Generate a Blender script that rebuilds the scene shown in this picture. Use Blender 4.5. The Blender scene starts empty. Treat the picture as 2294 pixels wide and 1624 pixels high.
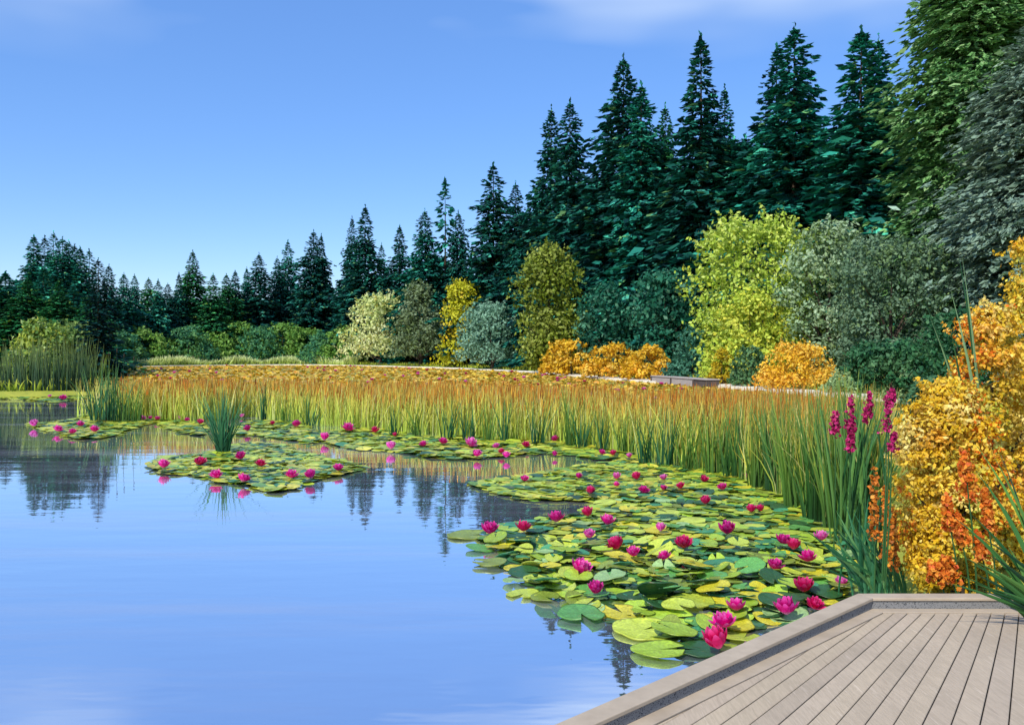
import bpy, math, random
import numpy as np
from mathutils import Vector
R = math.radians
rng = np.random.default_rng(11)
random.seed(5)
sc = bpy.context.scene
COL = sc.collection
# ------------------------------------------------------------------ survey helpers
# (the place was surveyed from the picture: metres, eye 2.2 m above the water, looking along +Y)
EYE, F, CX, HY = 2.2, 1986.0, 1147.0, 792.0
def gp(px, py, z=0.0):
    Y = (EYE - z) * F / (py - HY)
    return ((px - CX) * Y / F, Y, z)
def up(px, py, Y):
    return ((px - CX) * Y / F, Y, EYE + (HY - py) * Y / F)
def hgt(py, Y):
    return EYE + (HY - py) * Y / F
def lin(r, g, b):
    f = lambda c: (c/255/12.92) if c/255 <= 0.04045 else ((c/255 + 0.055)/1.055)**2.4
    return (f(r), f(g), f(b))
# ------------------------------------------------------------------ materials
def nm(name):
    m = bpy.data.materials.new(name); m.use_nodes = True
    nt = m.node_tree; nt.nodes.clear()
    out = nt.nodes.new('ShaderNodeOutputMaterial')
    return m, nt, out
def N(nt, t, **kw):
    n = nt.nodes.new(t)
    for k, v in kw.items(): setattr(n, k, v)
    return n
def foliage(name, rough=0.55, trans=0.25, spec=0.3, noise=0.0, nscale=3.0):
    """leaf colour = pigment attribute x the plant's own colour; slight translucency"""
    m, nt, out = nm(name); L = nt.links.new
    a = N(nt, 'ShaderNodeAttribute'); a.attribute_name = 'tint'
    oi = N(nt, 'ShaderNodeObjectInfo')
    mx = N(nt, 'ShaderNodeMix', data_type='RGBA', blend_type='MULTIPLY'); mx.inputs[0].default_value = 1
    L(a.outputs['Color'], mx.inputs[6]); L(oi.outputs['Color'], mx.inputs[7])
    col = mx.outputs[2]
    if noise > 0:
        tc = N(nt, 'ShaderNodeTexCoord'); nz = N(nt, 'ShaderNodeTexNoise'); nz.inputs['Scale'].default_value = nscale; nz.inputs['Detail'].default_value = 5
        L(tc.outputs['Object'], nz.inputs['Vector'])
        mr = N(nt, 'ShaderNodeMapRange'); mr.inputs['From Min'].default_value = .3; mr.inputs['From Max'].default_value = .7
        mr.inputs['To Min'].default_value = 1-noise; mr.inputs['To Max'].default_value = 1+noise
        L(nz.outputs['Fac'], mr.inputs['Value'])
        m2 = N(nt, 'ShaderNodeMix', data_type='RGBA', blend_type='MULTIPLY'); m2.inputs[0].default_value = 1
        L(col, m2.inputs[6]); L(mr.outputs[0], m2.inputs[7]); col = m2.outputs[2]
    p = N(nt, 'ShaderNodeBsdfPrincipled'); p.inputs['Roughness'].default_value = rough
    p.inputs['Specular IOR Level'].default_value = spec
    L(col, p.inputs['Base Color'])
    sh = p.outputs[0]
    if trans > 0:
        t = N(nt, 'ShaderNodeBsdfTranslucent'); L(col, t.inputs['Color'])
        ms = N(nt, 'ShaderNodeMixShader'); ms.inputs[0].default_value = trans
        L(sh, ms.inputs[1]); L(t.outputs[0], ms.inputs[2]); sh = ms.outputs[0]
    L(sh, out.inputs[0])
    return m
def mottled(name, cols, scale, rough=.8, detail=6, bump=0.0, coords='Object', stretch=None, spec=.3, lo=.3, hi=.7, bscale=None):
    m, nt, out = nm(name); L = nt.links.new
    tc = N(nt, 'ShaderNodeTexCoord'); v = tc.outputs[coords]
    if stretch:
        mp = N(nt, 'ShaderNodeMapping'); mp.inputs['Scale'].default_value = stretch[:3]
        if len(stretch) > 3: mp.inputs['Rotation'].default_value = (0, 0, stretch[3])
        L(v, mp.inputs['Vector']); v = mp.outputs[0]
    nz = N(nt, 'ShaderNodeTexNoise'); nz.inputs['Scale'].default_value = scale; nz.inputs['Detail'].default_value = detail
    nz.inputs['Roughness'].default_value = .65
    L(v, nz.inputs['Vector'])
    cr = N(nt, 'ShaderNodeValToRGB'); e = cr.color_ramp.elements
    while len(e) < len(cols): e.new(.5)
    for i, c in enumerate(cols):
        e[i].position = lo + (hi-lo) * i/(len(cols)-1); e[i].color = (*c, 1)
    L(nz.outputs['Fac'], cr.inputs[0])
    p = N(nt, 'ShaderNodeBsdfPrincipled'); p.inputs['Roughness'].default_value = rough; p.inputs['Specular IOR Level'].default_value = spec
    L(cr.outputs[0], p.inputs['Base Color'])
    if bump:
        b = N(nt, 'ShaderNodeBump'); b.inputs['Strength'].default_value = bump; b.inputs['Distance'].default_value = .02
        n2 = N(nt, 'ShaderNodeTexNoise'); n2.inputs['Scale'].default_value = bscale or scale*3; n2.inputs['Detail'].default_value = 4
        L(v, n2.inputs['Vector']); L(n2.outputs['Fac'], b.inputs['Height']); L(b.outputs[0], p.inputs['Normal'])
    L(p.outputs[0], out.inputs[0])
    return m
M_needle = foliage('spruce_needles', .7, .18, .2)
M_leaf = foliage('broad_leaves', .55, .30, .25)
M_reed = foliage('reed_blades', .5, .25, .3)
M_pad = foliage('lily_pad_skin', .34, .12, .5, noise=.28, nscale=9)
def pad_wear(m):
    nt = m.node_tree; L = nt.links.new
    tc = N(nt, 'ShaderNodeTexCoord'); nz = N(nt, 'ShaderNodeTexNoise'); nz.inputs['Scale'].default_value = 3.4; nz.inputs['Detail'].default_value = 7; nz.inputs['Roughness'].default_value = .7
    oi = N(nt, 'ShaderNodeObjectInfo'); ad = N(nt, 'ShaderNodeVectorMath', operation='ADD'); cx = N(nt, 'ShaderNodeCombineXYZ'); ml = N(nt, 'ShaderNodeMath', operation='MULTIPLY'); ml.inputs[1].default_value = 40
    L(oi.outputs['Random'], ml.inputs[0]); L(ml.outputs[0], cx.inputs[0]); L(tc.outputs['Object'], ad.inputs[0]); L(cx.outputs[0], ad.inputs[1]); L(ad.outputs[0], nz.inputs['Vector'])
    mr = N(nt, 'ShaderNodeMapRange'); mr.inputs['From Min'].default_value = .60; mr.inputs['From Max'].default_value = .68; mr.inputs['To Max'].default_value = .7; L(nz.outputs['Fac'], mr.inputs['Value'])
    p = [n for n in nt.nodes if n.type == 'BSDF_PRINCIPLED'][0]; src = p.inputs['Base Color'].links[0].from_socket
    mx = N(nt, 'ShaderNodeMix', data_type='RGBA'); L(mr.outputs[0], mx.inputs[0]); L(src, mx.inputs[6]); mx.inputs[7].default_value = (*lin(128, 104, 44), 1)
    L(mx.outputs[2], p.inputs['Base Color'])
    b = N(nt, 'ShaderNodeBump'); b.inputs['Strength'].default_value = .25; b.inputs['Distance'].default_value = .02; L(nz.outputs['Fac'], b.inputs['Height']); L(b.outputs[0], p.inputs['Normal'])
pad_wear(M_pad)
M_petal = foliage('lily_petal', .5, .30, .2)
M_grass = foliage('bank_grass', .7, .25, .2)
M_bark = mottled('bark', [lin(44,36,30), lin(80,68,54)], 6, .9, bump=.5)
M_ground = mottled('grassy_soil', [lin(92,110,38), lin(140,150,50), lin(165,165,60), lin(110,125,45)], .35, .95)
M_path = mottled('pale_gravel', [lin(225,215,190), lin(245,238,220)], 3, .9)
M_mat = mottled('floating_leaf_mat', [lin(96,100,36), lin(168,150,44), lin(210,174,56), lin(190,150,44)], 1.1, .7, stretch=(1,1,1))
M_deck0 = mottled('weathered_boards', [lin(158,142,121), lin(178,161,138), lin(166,150,128), lin(188,171,149)], 3, .75, stretch=(14, 1.2, 1, R(38)), bump=.15)
M_cap = mottled('kerb_timber', [lin(162,146,125), lin(182,165,142)], 5, .75, bump=.12)
def speckle():
    m, nt, out = nm('speckled_concrete'); L = nt.links.new
    tc = N(nt, 'ShaderNodeTexCoord'); vz = N(nt, 'ShaderNodeTexVoronoi'); vz.inputs['Scale'].default_value = 110
    L(tc.outputs['Object'], vz.inputs['Vector'])
    nz = N(nt, 'ShaderNodeTexNoise'); nz.inputs['Scale'].default_value = 40; L(tc.outputs['Object'], nz.inputs['Vector'])
    ad = N(nt, 'ShaderNodeMath', operation='MULTIPLY'); L(vz.outputs['Distance'], ad.inputs[0]); L(nz.outputs['Fac'], ad.inputs[1])
    cr = N(nt, 'ShaderNodeValToRGB'); e = cr.color_ramp.elements
    e[0].position = .12; e[0].color = (*lin(45,47,50), 1); e[1].position = .17; e[1].color = (*lin(124,123,121), 1)
    L(ad.outputs[0], cr.inputs[0])
    p = N(nt, 'ShaderNodeBsdfPrincipled'); p.inputs['Roughness'].default_value = .85; L(cr.outputs[0], p.inputs['Base Color']); L(p.outputs[0], out.inputs[0])
    return m
M_speck = speckle()
def board_tone(m):
    nt = m.node_tree; L = nt.links.new; p = [n for n in nt.nodes if n.type == 'BSDF_PRINCIPLED'][0]; src = p.inputs['Base Color'].links[0].from_socket
    a = N(nt, 'ShaderNodeAttribute'); a.attribute_name = 'tint'; mx = N(nt, 'ShaderNodeMix', data_type='RGBA', blend_type='MULTIPLY'); mx.inputs[0].default_value = 1
    tc = N(nt, 'ShaderNodeTexCoord'); nz = N(nt, 'ShaderNodeTexNoise'); nz.inputs['Scale'].default_value = 1.7; nz.inputs['Detail'].default_value = 8; nz.inputs['Roughness'].default_value = .7; L(tc.outputs['Object'], nz.inputs['Vector'])
    mr = N(nt, 'ShaderNodeMapRange'); mr.inputs['From Min'].default_value = .35; mr.inputs['From Max'].default_value = .6; mr.inputs['To Min'].default_value = .93; mr.inputs['To Max'].default_value = 1.05; L(nz.outputs['Fac'], mr.inputs['Value'])
    m2 = N(nt, 'ShaderNodeMix', data_type='RGBA', blend_type='MULTIPLY'); m2.inputs[0].default_value = 1
    L(src, mx.inputs[6]); L(a.outputs['Color'], mx.inputs[7]); L(mx.outputs[2], m2.inputs[6]); L(mr.outputs[0], m2.inputs[7]); L(m2.outputs[2], p.inputs['Base Color'])
    return m
M_deck = board_tone(M_deck0)
M_dark = mottled('dark_joist', [lin(70,62,60), lin(96,86,82)], 4, .9)
M_land = mottled('grey_landing_boards', [lin(150,140,135), lin(182,172,165)], 4, .85, stretch=(1, 1, 9))
def water_mat():
    m, nt, out = nm('pond_water'); L = nt.links.new
    tc = N(nt, 'ShaderNodeTexCoord')
    mp = N(nt, 'ShaderNodeMapping'); mp.inputs['Scale'].default_value = (.55, 1.7, 1); mp.inputs['Rotation'].default_value = (0, 0, R(-14))
    L(tc.outputs['Object'], mp.inputs['Vector'])
    n1 = N(nt, 'ShaderNodeTexNoise'); n1.inputs['Scale'].default_value = 1.1; n1.inputs['Detail'].default_value = 3; L(mp.outputs[0], n1.inputs['Vector'])
    mp2 = N(nt, 'ShaderNodeMapping'); mp2.inputs['Scale'].default_value = (.10, .5, 1); mp2.inputs['Rotation'].default_value = (0, 0, R(-22))
    L(tc.outputs['Object'], mp2.inputs['Vector'])
    n2 = N(nt, 'ShaderNodeTexNoise'); n2.inputs['Scale'].default_value = 1.0; n2.inputs['Detail'].default_value = 4; L(mp2.outputs[0], n2.inputs['Vector'])
    ad = N(nt, 'ShaderNodeMath', operation='ADD'); L(n1.outputs['Fac'], ad.inputs[0]); L(n2.outputs['Fac'], ad.inputs[1])
    b = N(nt, 'ShaderNodeBump'); b.inputs['Strength'].default_value = .07; b.inputs['Distance'].default_value = .06; L(ad.outputs[0], b.inputs['Height'])
    gl = N(nt, 'ShaderNodeBsdfGlossy'); gl.inputs['Roughness'].default_value = .015; gl.inputs['Color'].default_value = (.96, .98, 1, 1); L(b.outputs[0], gl.inputs['Normal'])
    df = N(nt, 'ShaderNodeBsdfDiffuse'); df.inputs['Color'].default_value = (*lin(158, 162, 176), 1)
    fr = N(nt, 'ShaderNodeFresnel'); fr.inputs['IOR'].default_value = 1.9; L(b.outputs[0], fr.inputs['Normal'])
    mr = N(nt, 'ShaderNodeMapRange'); mr.inputs['To Min'].default_value = .83; mr.inputs['To Max'].default_value = 1.0
    mp3 = N(nt, 'ShaderNodeMapping'); mp3.inputs['Scale'].default_value = (.06, .55, 1); mp3.inputs['Rotation'].default_value = (0, 0, R(-30)); L(tc.outputs['Object'], mp3.inputs['Vector'])
    n3 = N(nt, 'ShaderNodeTexNoise'); n3.inputs['Scale'].default_value = 1.3; n3.inputs['Detail'].default_value = 7; n3.inputs['Roughness'].default_value = .62; L(mp3.outputs[0], n3.inputs['Vector'])
    fl = N(nt, 'ShaderNodeMapRange'); fl.inputs['From Min'].default_value = .50; fl.inputs['From Max'].default_value = .74; fl.inputs['To Min'].default_value = 0; fl.inputs['To Max'].default_value = .26; L(n3.outputs['Fac'], fl.inputs['Value'])
    L(fr.outputs[0], mr.inputs['Value'])
    sb = N(nt, 'ShaderNodeMath', operation='SUBTRACT'); L(mr.outputs[0], sb.inputs[0]); L(fl.outputs[0], sb.inputs[1])
    ms = N(nt, 'ShaderNodeMixShader'); L(sb.outputs[0], ms.inputs[0]); L(df.outputs[0], ms.inputs[1]); L(gl.outputs[0], ms.inputs[2]); L(ms.outputs[0], out.inputs[0])
    return m
M_water = water_mat()
# ------------------------------------------------------------------ mesh helpers
def mesh_poly(name, verts, faces, tint=None, smooth=False):
    me = bpy.data.meshes.new(name)
    me.from_pydata([tuple(v) for v in verts], [], [tuple(f) for f in faces])
    if tint is not None:
        at = me.color_attributes.new('tint', 'FLOAT_COLOR', 'POINT')
        c = np.ones((len(verts), 4), dtype=np.float32); c[:, :3] = tint
        at.data.foreach_set('color', c.ravel())
    if smooth: me.polygons.foreach_set('use_smooth', [True]*len(me.polygons))
    me.update(); return me
def mesh_quads(name, V, C):
    """V (n,4,3) separate quads, C (n,3) or (n,4,3) pigment"""
    n = len(V); me = bpy.data.meshes.new(name)
    me.vertices.add(4*n); me.vertices.foreach_set('co', np.ascontiguousarray(V, dtype=np.float32).ravel())
    me.loops.add(4*n); me.loops.foreach_set('vertex_index', np.arange(4*n, dtype=np.int32))
    me.polygons.add(n); me.polygons.foreach_set('loop_start', np.arange(0, 4*n, 4, dtype=np.int32))
    try: me.polygons.foreach_set('loop_total', np.full(n, 4, dtype=np.int32))
    except Exception: pass
    C = np.asarray(C, dtype=np.float32)
    if C.ndim == 2: C = np.repeat(C[:, None, :], 4, 1)
    c = np.ones((4*n, 4), dtype=np.float32); c[:, :3] = C.reshape(-1, 3)
    at = me.color_attributes.new('tint', 'FLOAT_COLOR', 'POINT'); at.data.foreach_set('color', c.ravel())
    me.update(calc_edges=True); me.validate(); return me
def link(name, me, mat, parent=None, loc=None):
    o = bpy.data.objects.new(name, me); COL.objects.link(o)
    if mat and not me.materials: me.materials.append(mat)
    if parent: o.parent = parent
    if loc is not None: o.location = loc
    return o
def tag(o, label=None, cat=None, group=None, kind=None):
    if label: o['label'] = label
    if cat: o['category'] = cat
    if group: o['group'] = group
    if kind: o['kind'] = kind
    return o
def thing(name, label, cat, loc=(0,0,0), rz=0, group=None):
    o = bpy.data.objects.new(name, None); COL.objects.link(o); o.empty_display_size = .2
    o.location = loc; o.rotation_euler = (0, 0, rz)
    return tag(o, label, cat, group)
def copy_tree(o, parent=None):
    c = o.copy(); COL.objects.link(c); c.parent = parent
    for ch in list(o.children): copy_tree(ch, c)
    return c
def tube(pts, rad, seg=8):
    """tapered tube along pts -> verts, faces"""
    V, Fc = [], []
    for i, p in enumerate(pts):
        p = Vector(p); a = Vector(pts[max(i-1, 0)]); b = Vector(pts[min(i+1, len(pts)-1)])
        d = (b-a).normalized(); u = d.orthogonal().normalized(); w = d.cross(u)
        for k in range(seg):
            t = 2*math.pi*k/seg; V.append(p + (u*math.cos(t) + w*math.sin(t))*rad[i])
    for i in range(len(pts)-1):
        for k in range(seg):
            Fc.append((i*seg+k, i*seg+(k+1) % seg, (i+1)*seg+(k+1) % seg, (i+1)*seg+k))
    Fc.append(tuple(range(seg))[::-1]); Fc.append(tuple((len(pts)-1)*seg+k for k in range(seg)))
    return V, Fc
def tubes(name, lst):
    V, Fc = [], []
    for pts, rad, seg in lst:
        v, f = tube(pts, rad, seg); o = len(V); V += v; Fc += [tuple(i+o for i in q) for q in f]
    return mesh_poly(name, V, Fc, smooth=False)
def unit(a): return a / np.maximum(np.linalg.norm(a, axis=-1, keepdims=True), 1e-9)
def pick(pal, n, g, jit=.18):
    """pal: list of (rgb linear, weight)"""
    c = np.array([p[0] for p in pal]); w = np.array([p[1] for p in pal], float); w /= w.sum()
    i = g.choice(len(pal), n, p=w)
    return c[i] * (1 + g.normal(0, jit, (n, 1))).clip(.45, 1.7)
def leaf_quads(P, Nrm, size, g, asp=.55, flat=.6):
    """rhombic leaves at P facing roughly Nrm"""
    n = len(P)
    nn = unit(Nrm + g.normal(0, flat, (n, 3)))
    t = unit(np.cross(nn, g.normal(0, 1, (n, 3)))); b = np.cross(nn, t)
    s = (size * g.uniform(.5, 1.0, n)**.8 * 1.5)[:, None]
    return np.stack([P - t*s*.5, P + b*s*asp*.5 + t*s*.08, P + t*s*.5 + nn*s*.12, P - b*s*asp*.5 + t*s*.08], 1)
# ------------------------------------------------------------------ conifers
def conifer_mesh(seed, H=30.0, Rm=4.2, expo=.72, levels=46, brn=12, spray=1.0, sparse=0.0, tint=1.0, pal=None, wid=.30):
    g = np.random.default_rng(seed)
    Ps, Ds, Ls, Cs = [], [], [], []
    pal = pal or [(lin(18,62,58), 3), (lin(26,92,80), 2.6), (lin(60,132,112), .9), (lin(16,74,60), 2), (lin(92,120,74), .35), (lin(10,40,42), 2.0)]
    z = H*.985; k = 0; asy = g.uniform(.06, .2); asp_ = g.uniform(0, 6.28)
    while z > H*.03:
        t = (H - z)/H
        rr = Rm*t**expo
        rr *= 1 + .16*math.sin(z*1.9+seed) + .12*math.sin(z*.8+seed*2)
        if g.random() < .12: rr *= .72
        nb = max(5, int(brn*(.6+.6*t)))
        a0 = g.uniform(0, 6.28)
        for j in range(nb):
            if g.random() < sparse: continue
            az = a0 + 6.28*j/nb + g.normal(0, .22); L = rr*g.uniform(.6, 1.25)*(1+asy*math.sin(az*2+asp_+z*.3)) + .06 + .14*min(1, t*9)
            droop = R(g.uniform(4, 26)) * (1 if t > .12 else -.8)
            d = np.array([math.cos(az)*math.cos(droop), math.sin(az)*math.cos(droop), -math.sin(droop)])
            ns = max(1, int(L/(.62*spray)))
            for q in range(ns):
                f = (q+1)/ns if ns > 1 else 1
                if ns > 3 and f < .28: continue
                P = np.array([0, 0, z]) + d*L*f + np.array([0, 0, .22*L*f*f*.35]) + g.normal(0, .09*L**.5, 3)
                for w in range(2 if f < .35 else 3):
                    side = g.normal(0, .75)
                    dd = unit(d + side*np.array([-math.sin(az), math.cos(az), 0]) + np.array([0, 0, g.normal(-.12, .25)]))
                    Ps.append(P); Ds.append(dd); Ls.append(spray*g.uniform(.7, 1.5)*(.42+.75*min(1, L/3)))
        z -= H/levels*(.38 + .9*t)*g.uniform(.8, 1.2)
    # leader
    for i in range(12):
        Ps.append(np.array([g.normal(0, .03), g.normal(0, .03), H*(.962+.0045*i)])); Ds.append(unit(np.array([g.normal(0, .28), g.normal(0, .28), 1.0]))); Ls.append(.55*spray)
    P = np.array(Ps); D = np.array(Ds); L = np.array(Ls)[:, None]; n = len(P)
    up_ = unit(np.array([0, 0, 1.0]) + g.normal(0, .45, (n, 3)))
    b = unit(np.cross(D, up_)); nn = np.cross(b, D); w = L*wid
    V = np.stack([P - D*L*.45, P + b*w - nn*w*.35, P + D*L*.6 - nn*L*.10, P - b*w - nn*w*.35], 1)
    C = pick(pal, n, g, .15)
    return mesh_quads('spruce_crown', V, C)
def trunk_mesh(H, r0):
    return tubes('spruce_trunk', [([(0,0,-.3), (0,0,H*.3), (.02*H*.1,0,H*.7), (0,0,H*.985)], [r0, r0*.75, r0*.35, r0*.08], 8)])
con_wood = [conifer_mesh(100+i, 30, 5.0*[1,.9,1.1,.85,1.05,.95][i], [.82,.76,.9,.85,.78,.92][i], levels=[56,52,60,54,58,50][i], spray=[1.0,1.15,.95,1.1,1.2,1.0][i]) for i in range(6)]
con_var = [conifer_mesh(100+i, 30, [6.2,5.4,6.4,5.2,6.0,5.6,6.6,5.0,6.3,5.8][i], [1.0,.92,1.1,.98,.88,1.12,1.02,.85,.95,1.06][i], levels=[70,58,74,64,60,54,70,62,66,56][i], brn=[16,14,16,15,17,14,15,14,17,15][i], spray=[.64,.78,.6,.72,.66,.82,.62,.7,.6,.76][i]) for i in range(10)]
con_slim = [conifer_mesh(150+i, 30, 3.2, .8, levels=60, brn=10, spray=.7) for i in range(2)]
con_bare = conifer_mesh(170, 30, 2.6, .6, levels=34, brn=7, spray=1.3, sparse=.35)
con_trunk = trunk_mesh(30, .26)
def spruce(px, ytop, Y, rx, var, label, colr=(1,1,1), cat='spruce tree', mesh=None, group=None, zb=.3):
    H = hgt(ytop, Y) - zb
    t = thing('spruce_tree', label, cat, ((px-CX)*Y/F, Y, zb), rng.uniform(0, 6.28), group)
    t.scale = (rx*1.22, rx*1.22, H/30.0)
    c = link('crown', mesh or con_var[(var*7+3) % 10], M_needle, t); c.color = (*colr, 1)
    link('trunk', con_trunk, M_bark, t)
    return t
# ------------------------------------------------------------------ broadleaf crowns
def crown_pts(g, rx, ry, h, zb, shape, nl, lr):
    """lobes on a main form -> lobe centres and radii"""
    Cc, Rr = [], []
    for i in range(nl):
        u = (i + .5)/nl; z = u**(1.0 if shape == 'round' else 1.35) + g.normal(0, .04)
        z = min(max(z, .05), .97)
        if shape == 'cone': prof = (1-z)**.62*.98 + .05
        elif shape == 'oval': prof = math.sqrt(max(.02, 1-(2*z-.92)**2*.92))
        elif shape == 'low': prof = math.sqrt(max(.03, 1-z**2.0))
        else: prof = max(.1, 1-abs(1.7*z-.76)**2.2)**.5
        az = i*2.39996 + g.normal(0, .3)
        r_ = lr*g.uniform(.75, 1.25)*min(math.sqrt(rx*h*.5), rx*1.1, h*.75)*1.05
        sx_ = max(.0, prof*rx - .72*r_); sy_ = max(0., prof*ry - .72*min(r_, ry*.6)); k = math.sqrt(g.uniform(.45, 1))
        Cc.append((math.cos(az)*k*sx_, math.sin(az)*k*sy_, min(zb + z*(h-zb), h - r_*.8))); Rr.append(r_)
    if zb < .09*h:
        for i in range(9):
            az = i*.698 + g.normal(0, .15); r_ = .26*min(math.sqrt(rx*h*.5), rx, h)*g.uniform(.85, 1.2); pf = {'cone': .98, 'oval': .62, 'low': .98}.get(shape, .70)
            Cc.append((math.cos(az)*max(0, pf*rx-.8*r_), math.sin(az)*max(0, pf*ry-.8*min(r_, ry*.6)), r_*.6)); Rr.append(r_)
            az += .35; Cc.append((math.cos(az)*max(0, pf*rx-.8*r_)*.9, math.sin(az)*max(0, pf*ry-.8*min(r_, ry*.6))*.9, min(r_*1.5, h*.55))); Rr.append(r_)
    return np.array(Cc), np.array(Rr)
def leafy_mesh(seed, rx, ry, h, zb, shape, pal, leaf, n, nl=26, lr=.34, asp=.6, patch=None, flat=.6):
    lm = .42 if leaf > .06 else .55
    g = np.random.default_rng(seed)
    Cc, Rr = crown_pts(g, rx, ry, h, zb, shape, nl, lr)
    w = Rr**2; w /= w.sum(); li = g.choice(len(Cc), n, p=w)
    d = unit(g.normal(0, 1, (n, 3))); d[:, 2] = np.where(d[:, 2] < -.35, -d[:, 2], d[:, 2])
    ph = Cc[li].sum(1)*3
    bump = 1 + .15*np.sin(d[:, 0]*5 + ph)*np.sin(d[:, 1]*6 + ph) + .13*np.sin(d[:, 2]*9 + ph*2) + .10*np.sin(d[:, 0]*13+d[:, 1]*11+ph)
    rad = Rr[li]*(.45 + .62*g.random(n)**.5)*np.where(g.random(n) < .08, 1.22, 1.0)
    P = Cc[li] + d*(rad*bump)[:, None]*np.array([1, 1, .92])
    # leafy twigs that poke out of the mass
    nt_ = int(n*.24/9); ti = g.integers(0, n, nt_); a_ = P[ti]; td = unit(d[ti] + g.normal(0, .35, (nt_, 3)) + np.array([0, 0, .55])); tl_ = Rr[li[ti]]*g.uniform(.25, .62, nt_)
    f_ = np.tile(np.linspace(.15, 1, 9), nt_)[:, None]; k9 = np.repeat(np.arange(nt_), 9); m9 = len(k9)
    P[:m9] = a_[k9] + td[k9]*tl_[k9][:, None]*f_ + g.normal(0, leaf*.28, (m9, 3)); li = li.copy(); li[:m9] = li[ti][k9]; d[:m9] = unit(d[ti][k9] + g.normal(0, .4, (m9, 3)))
    P[:, 2] = np.maximum(P[:, 2], .02 + .15*leaf)
    C = pick(pal, n, g, .16)
    lob = pick(pal, len(Cc), g, .08); C = C*(1-lm) + lob[li]*lm
    if patch:
        for (ax, az, rr, cl, pr) in patch:
            m = (((P[:, 0]-ax*rx)/(rr*rx))**2 + ((P[:, 2]-az*h)/(rr*h))**2 < 1) & (g.random(n) < pr)
            C[m] = np.array(cl)*(1 + g.normal(0, .15, (m.sum(), 1)))
    V = leaf_quads(P, d, leaf, g, asp, flat)
    return mesh_quads('leafy_crown', V, C), Cc
def limbs(Cc, h, zb, r0, k=7):
    L = [([(0,0,-.3), (.03*h,0,zb*.6+.05), (0,.02*h,max(zb, h*.35)), (0,0,h*.72)], [r0*1.25, r0, r0*.7, r0*.15], 8)]
    idx = np.argsort(-np.linalg.norm(Cc[:, :2], axis=1))[:k]
    for i in idx:
        c = Cc[i]; s = max(zb*.7, c[2]*.42)
        L.append(([(0,0,s), (c[0]*.45, c[1]*.45, s+(c[2]-s)*.55), tuple(c)], [r0*.45, r0*.3, r0*.08], 6))
    return tubes('trunk_limbs', L)
def broadleaf(name, px0, px1, ytop, Y, shape, pal, leaf, n, label, cat, zb_frac=.12, z0=.3, nl=26, lr=.34, seed=None, patch=None, depth=1.0, group=None, asp=.6, flat=.6):
    rx = (px1-px0)/2*Y/F; h = hgt(ytop, Y) - z0
    t = thing(name, label, cat, (((px0+px1)/2-CX)*Y/F, Y, z0), 0, group)
    sd = seed or int(px0*7+ytop)
    me, Cc = leafy_mesh(sd, rx, rx*depth, h, h*zb_frac, shape, pal, leaf, n, nl, lr, asp, patch, flat)
    link('crown', me, M_leaf, t)
    link('trunk', limbs(Cc, h, h*zb_frac, max(.03, .022*h)), M_bark, t)
    return t
# ------------------------------------------------------------------ blades
def blades(P, H, W, lean, g, cols, bend=.25, az=None, seg=3):
    """P (n,3) roots; H, W (n,); lean (n,2) sideways offset of the tip as a fraction of H; cols (n,seg+1,3)"""
    n = len(P); az = g.uniform(0, math.pi, n) if az is None else az
    wd = np.stack([np.cos(az), np.sin(az), np.zeros(n)], 1)
    quads, cc = [], []
    prev = None
    for k in range(seg+1):
        f = k/seg
        c = P + np.stack([lean[:, 0]*H*f**1.7, lean[:, 1]*H*f**1.7, H*f*(1-bend*np.linalg.norm(lean, axis=1)*f)], 1)
        w = (W*(1-f**2.2*.92))[:, None]*.5
        cur = (c - wd*w, c + wd*w)
        if prev is not None:
            quads.append(np.stack([prev[0], prev[1], cur[1], cur[0]], 1))
            cc.append(np.stack([cols[:, k-1], cols[:, k-1], cols[:, k], cols[:, k]], 1))
        prev = cur
    return np.concatenate(quads), np.concatenate(cc)
def ramp_cols(base, mid, tip, n, g, seg=3, jit=.16):
    b = np.array(base); m = np.array(mid); t = np.array(tip); o = []
    for k in range(seg+1):
        f = k/seg
        c = b + (m-b)*f*2 if f < .5 else m + (t-m)*(f-.5)*2
        o.append(np.repeat(c[None], n, 0))
    C = np.stack(o, 1)
    return C*(1 + g.normal(0, jit, (n, 1, 1))).clip(.4, 1.8)
# ================================================================== THE PLACE
# ---- outline of the pond (world metres)
shore_px = [(240,30),(370,27.5),(500,25.5),(620,24.7),(700,24.6),(777,26),(880,28.5),(989,31.5),(1090,36),(1200,41.5),(1280,48.5),(1360,55),(1457,61),(1594,70),(1700,78),(1800,86),(1880,92),(1946,98)]
PT = .30
shore = [((px-CX)*((EYE-PT)*F/dp)/F, (EYE-PT)*F/dp) for px, dp in shore_px]
right = [(16.0, 34), (10.8, 24), (7.6, 18), (5.3, 13.2), (4.3, 10.8), (3.6, 9), (3.05, 7.4), (2.75, 6.5), (2.7, 5.5), (3.5, -3)]
near = [(-8, -4), (-30, -6), (-60, 6), (-70, 30)]
spur = [(-46, 43.5), (-30, 43), (-23.5, 44), (-20.6, 47.5), (-25.5, 60), (-39, 88), (-53, 115)]
pond = shore + right + near + spur
PA = np.array(pond)
def sdist(X, Y):
    """signed distance to the pond outline, + on land"""
    d = np.full(X.shape, 1e9); inside = np.zeros(X.shape, bool)
    for i in range(len(PA)):
        a = PA[i]; b = PA[(i+1) % len(PA)]; e = b-a
        t = (((X-a[0])*e[0] + (Y-a[1])*e[1])/(e@e)).clip(0, 1)
        d = np.minimum(d, np.hypot(X-a[0]-t*e[0], Y-a[1]-t*e[1]))
        c = ((a[1] > Y) != (b[1] > Y)) & (X < (b[0]-a[0])*(Y-a[1])/(b[1]-a[1]+1e-12) + a[0])
        inside ^= c
    return np.where(inside, -d, d)
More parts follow.
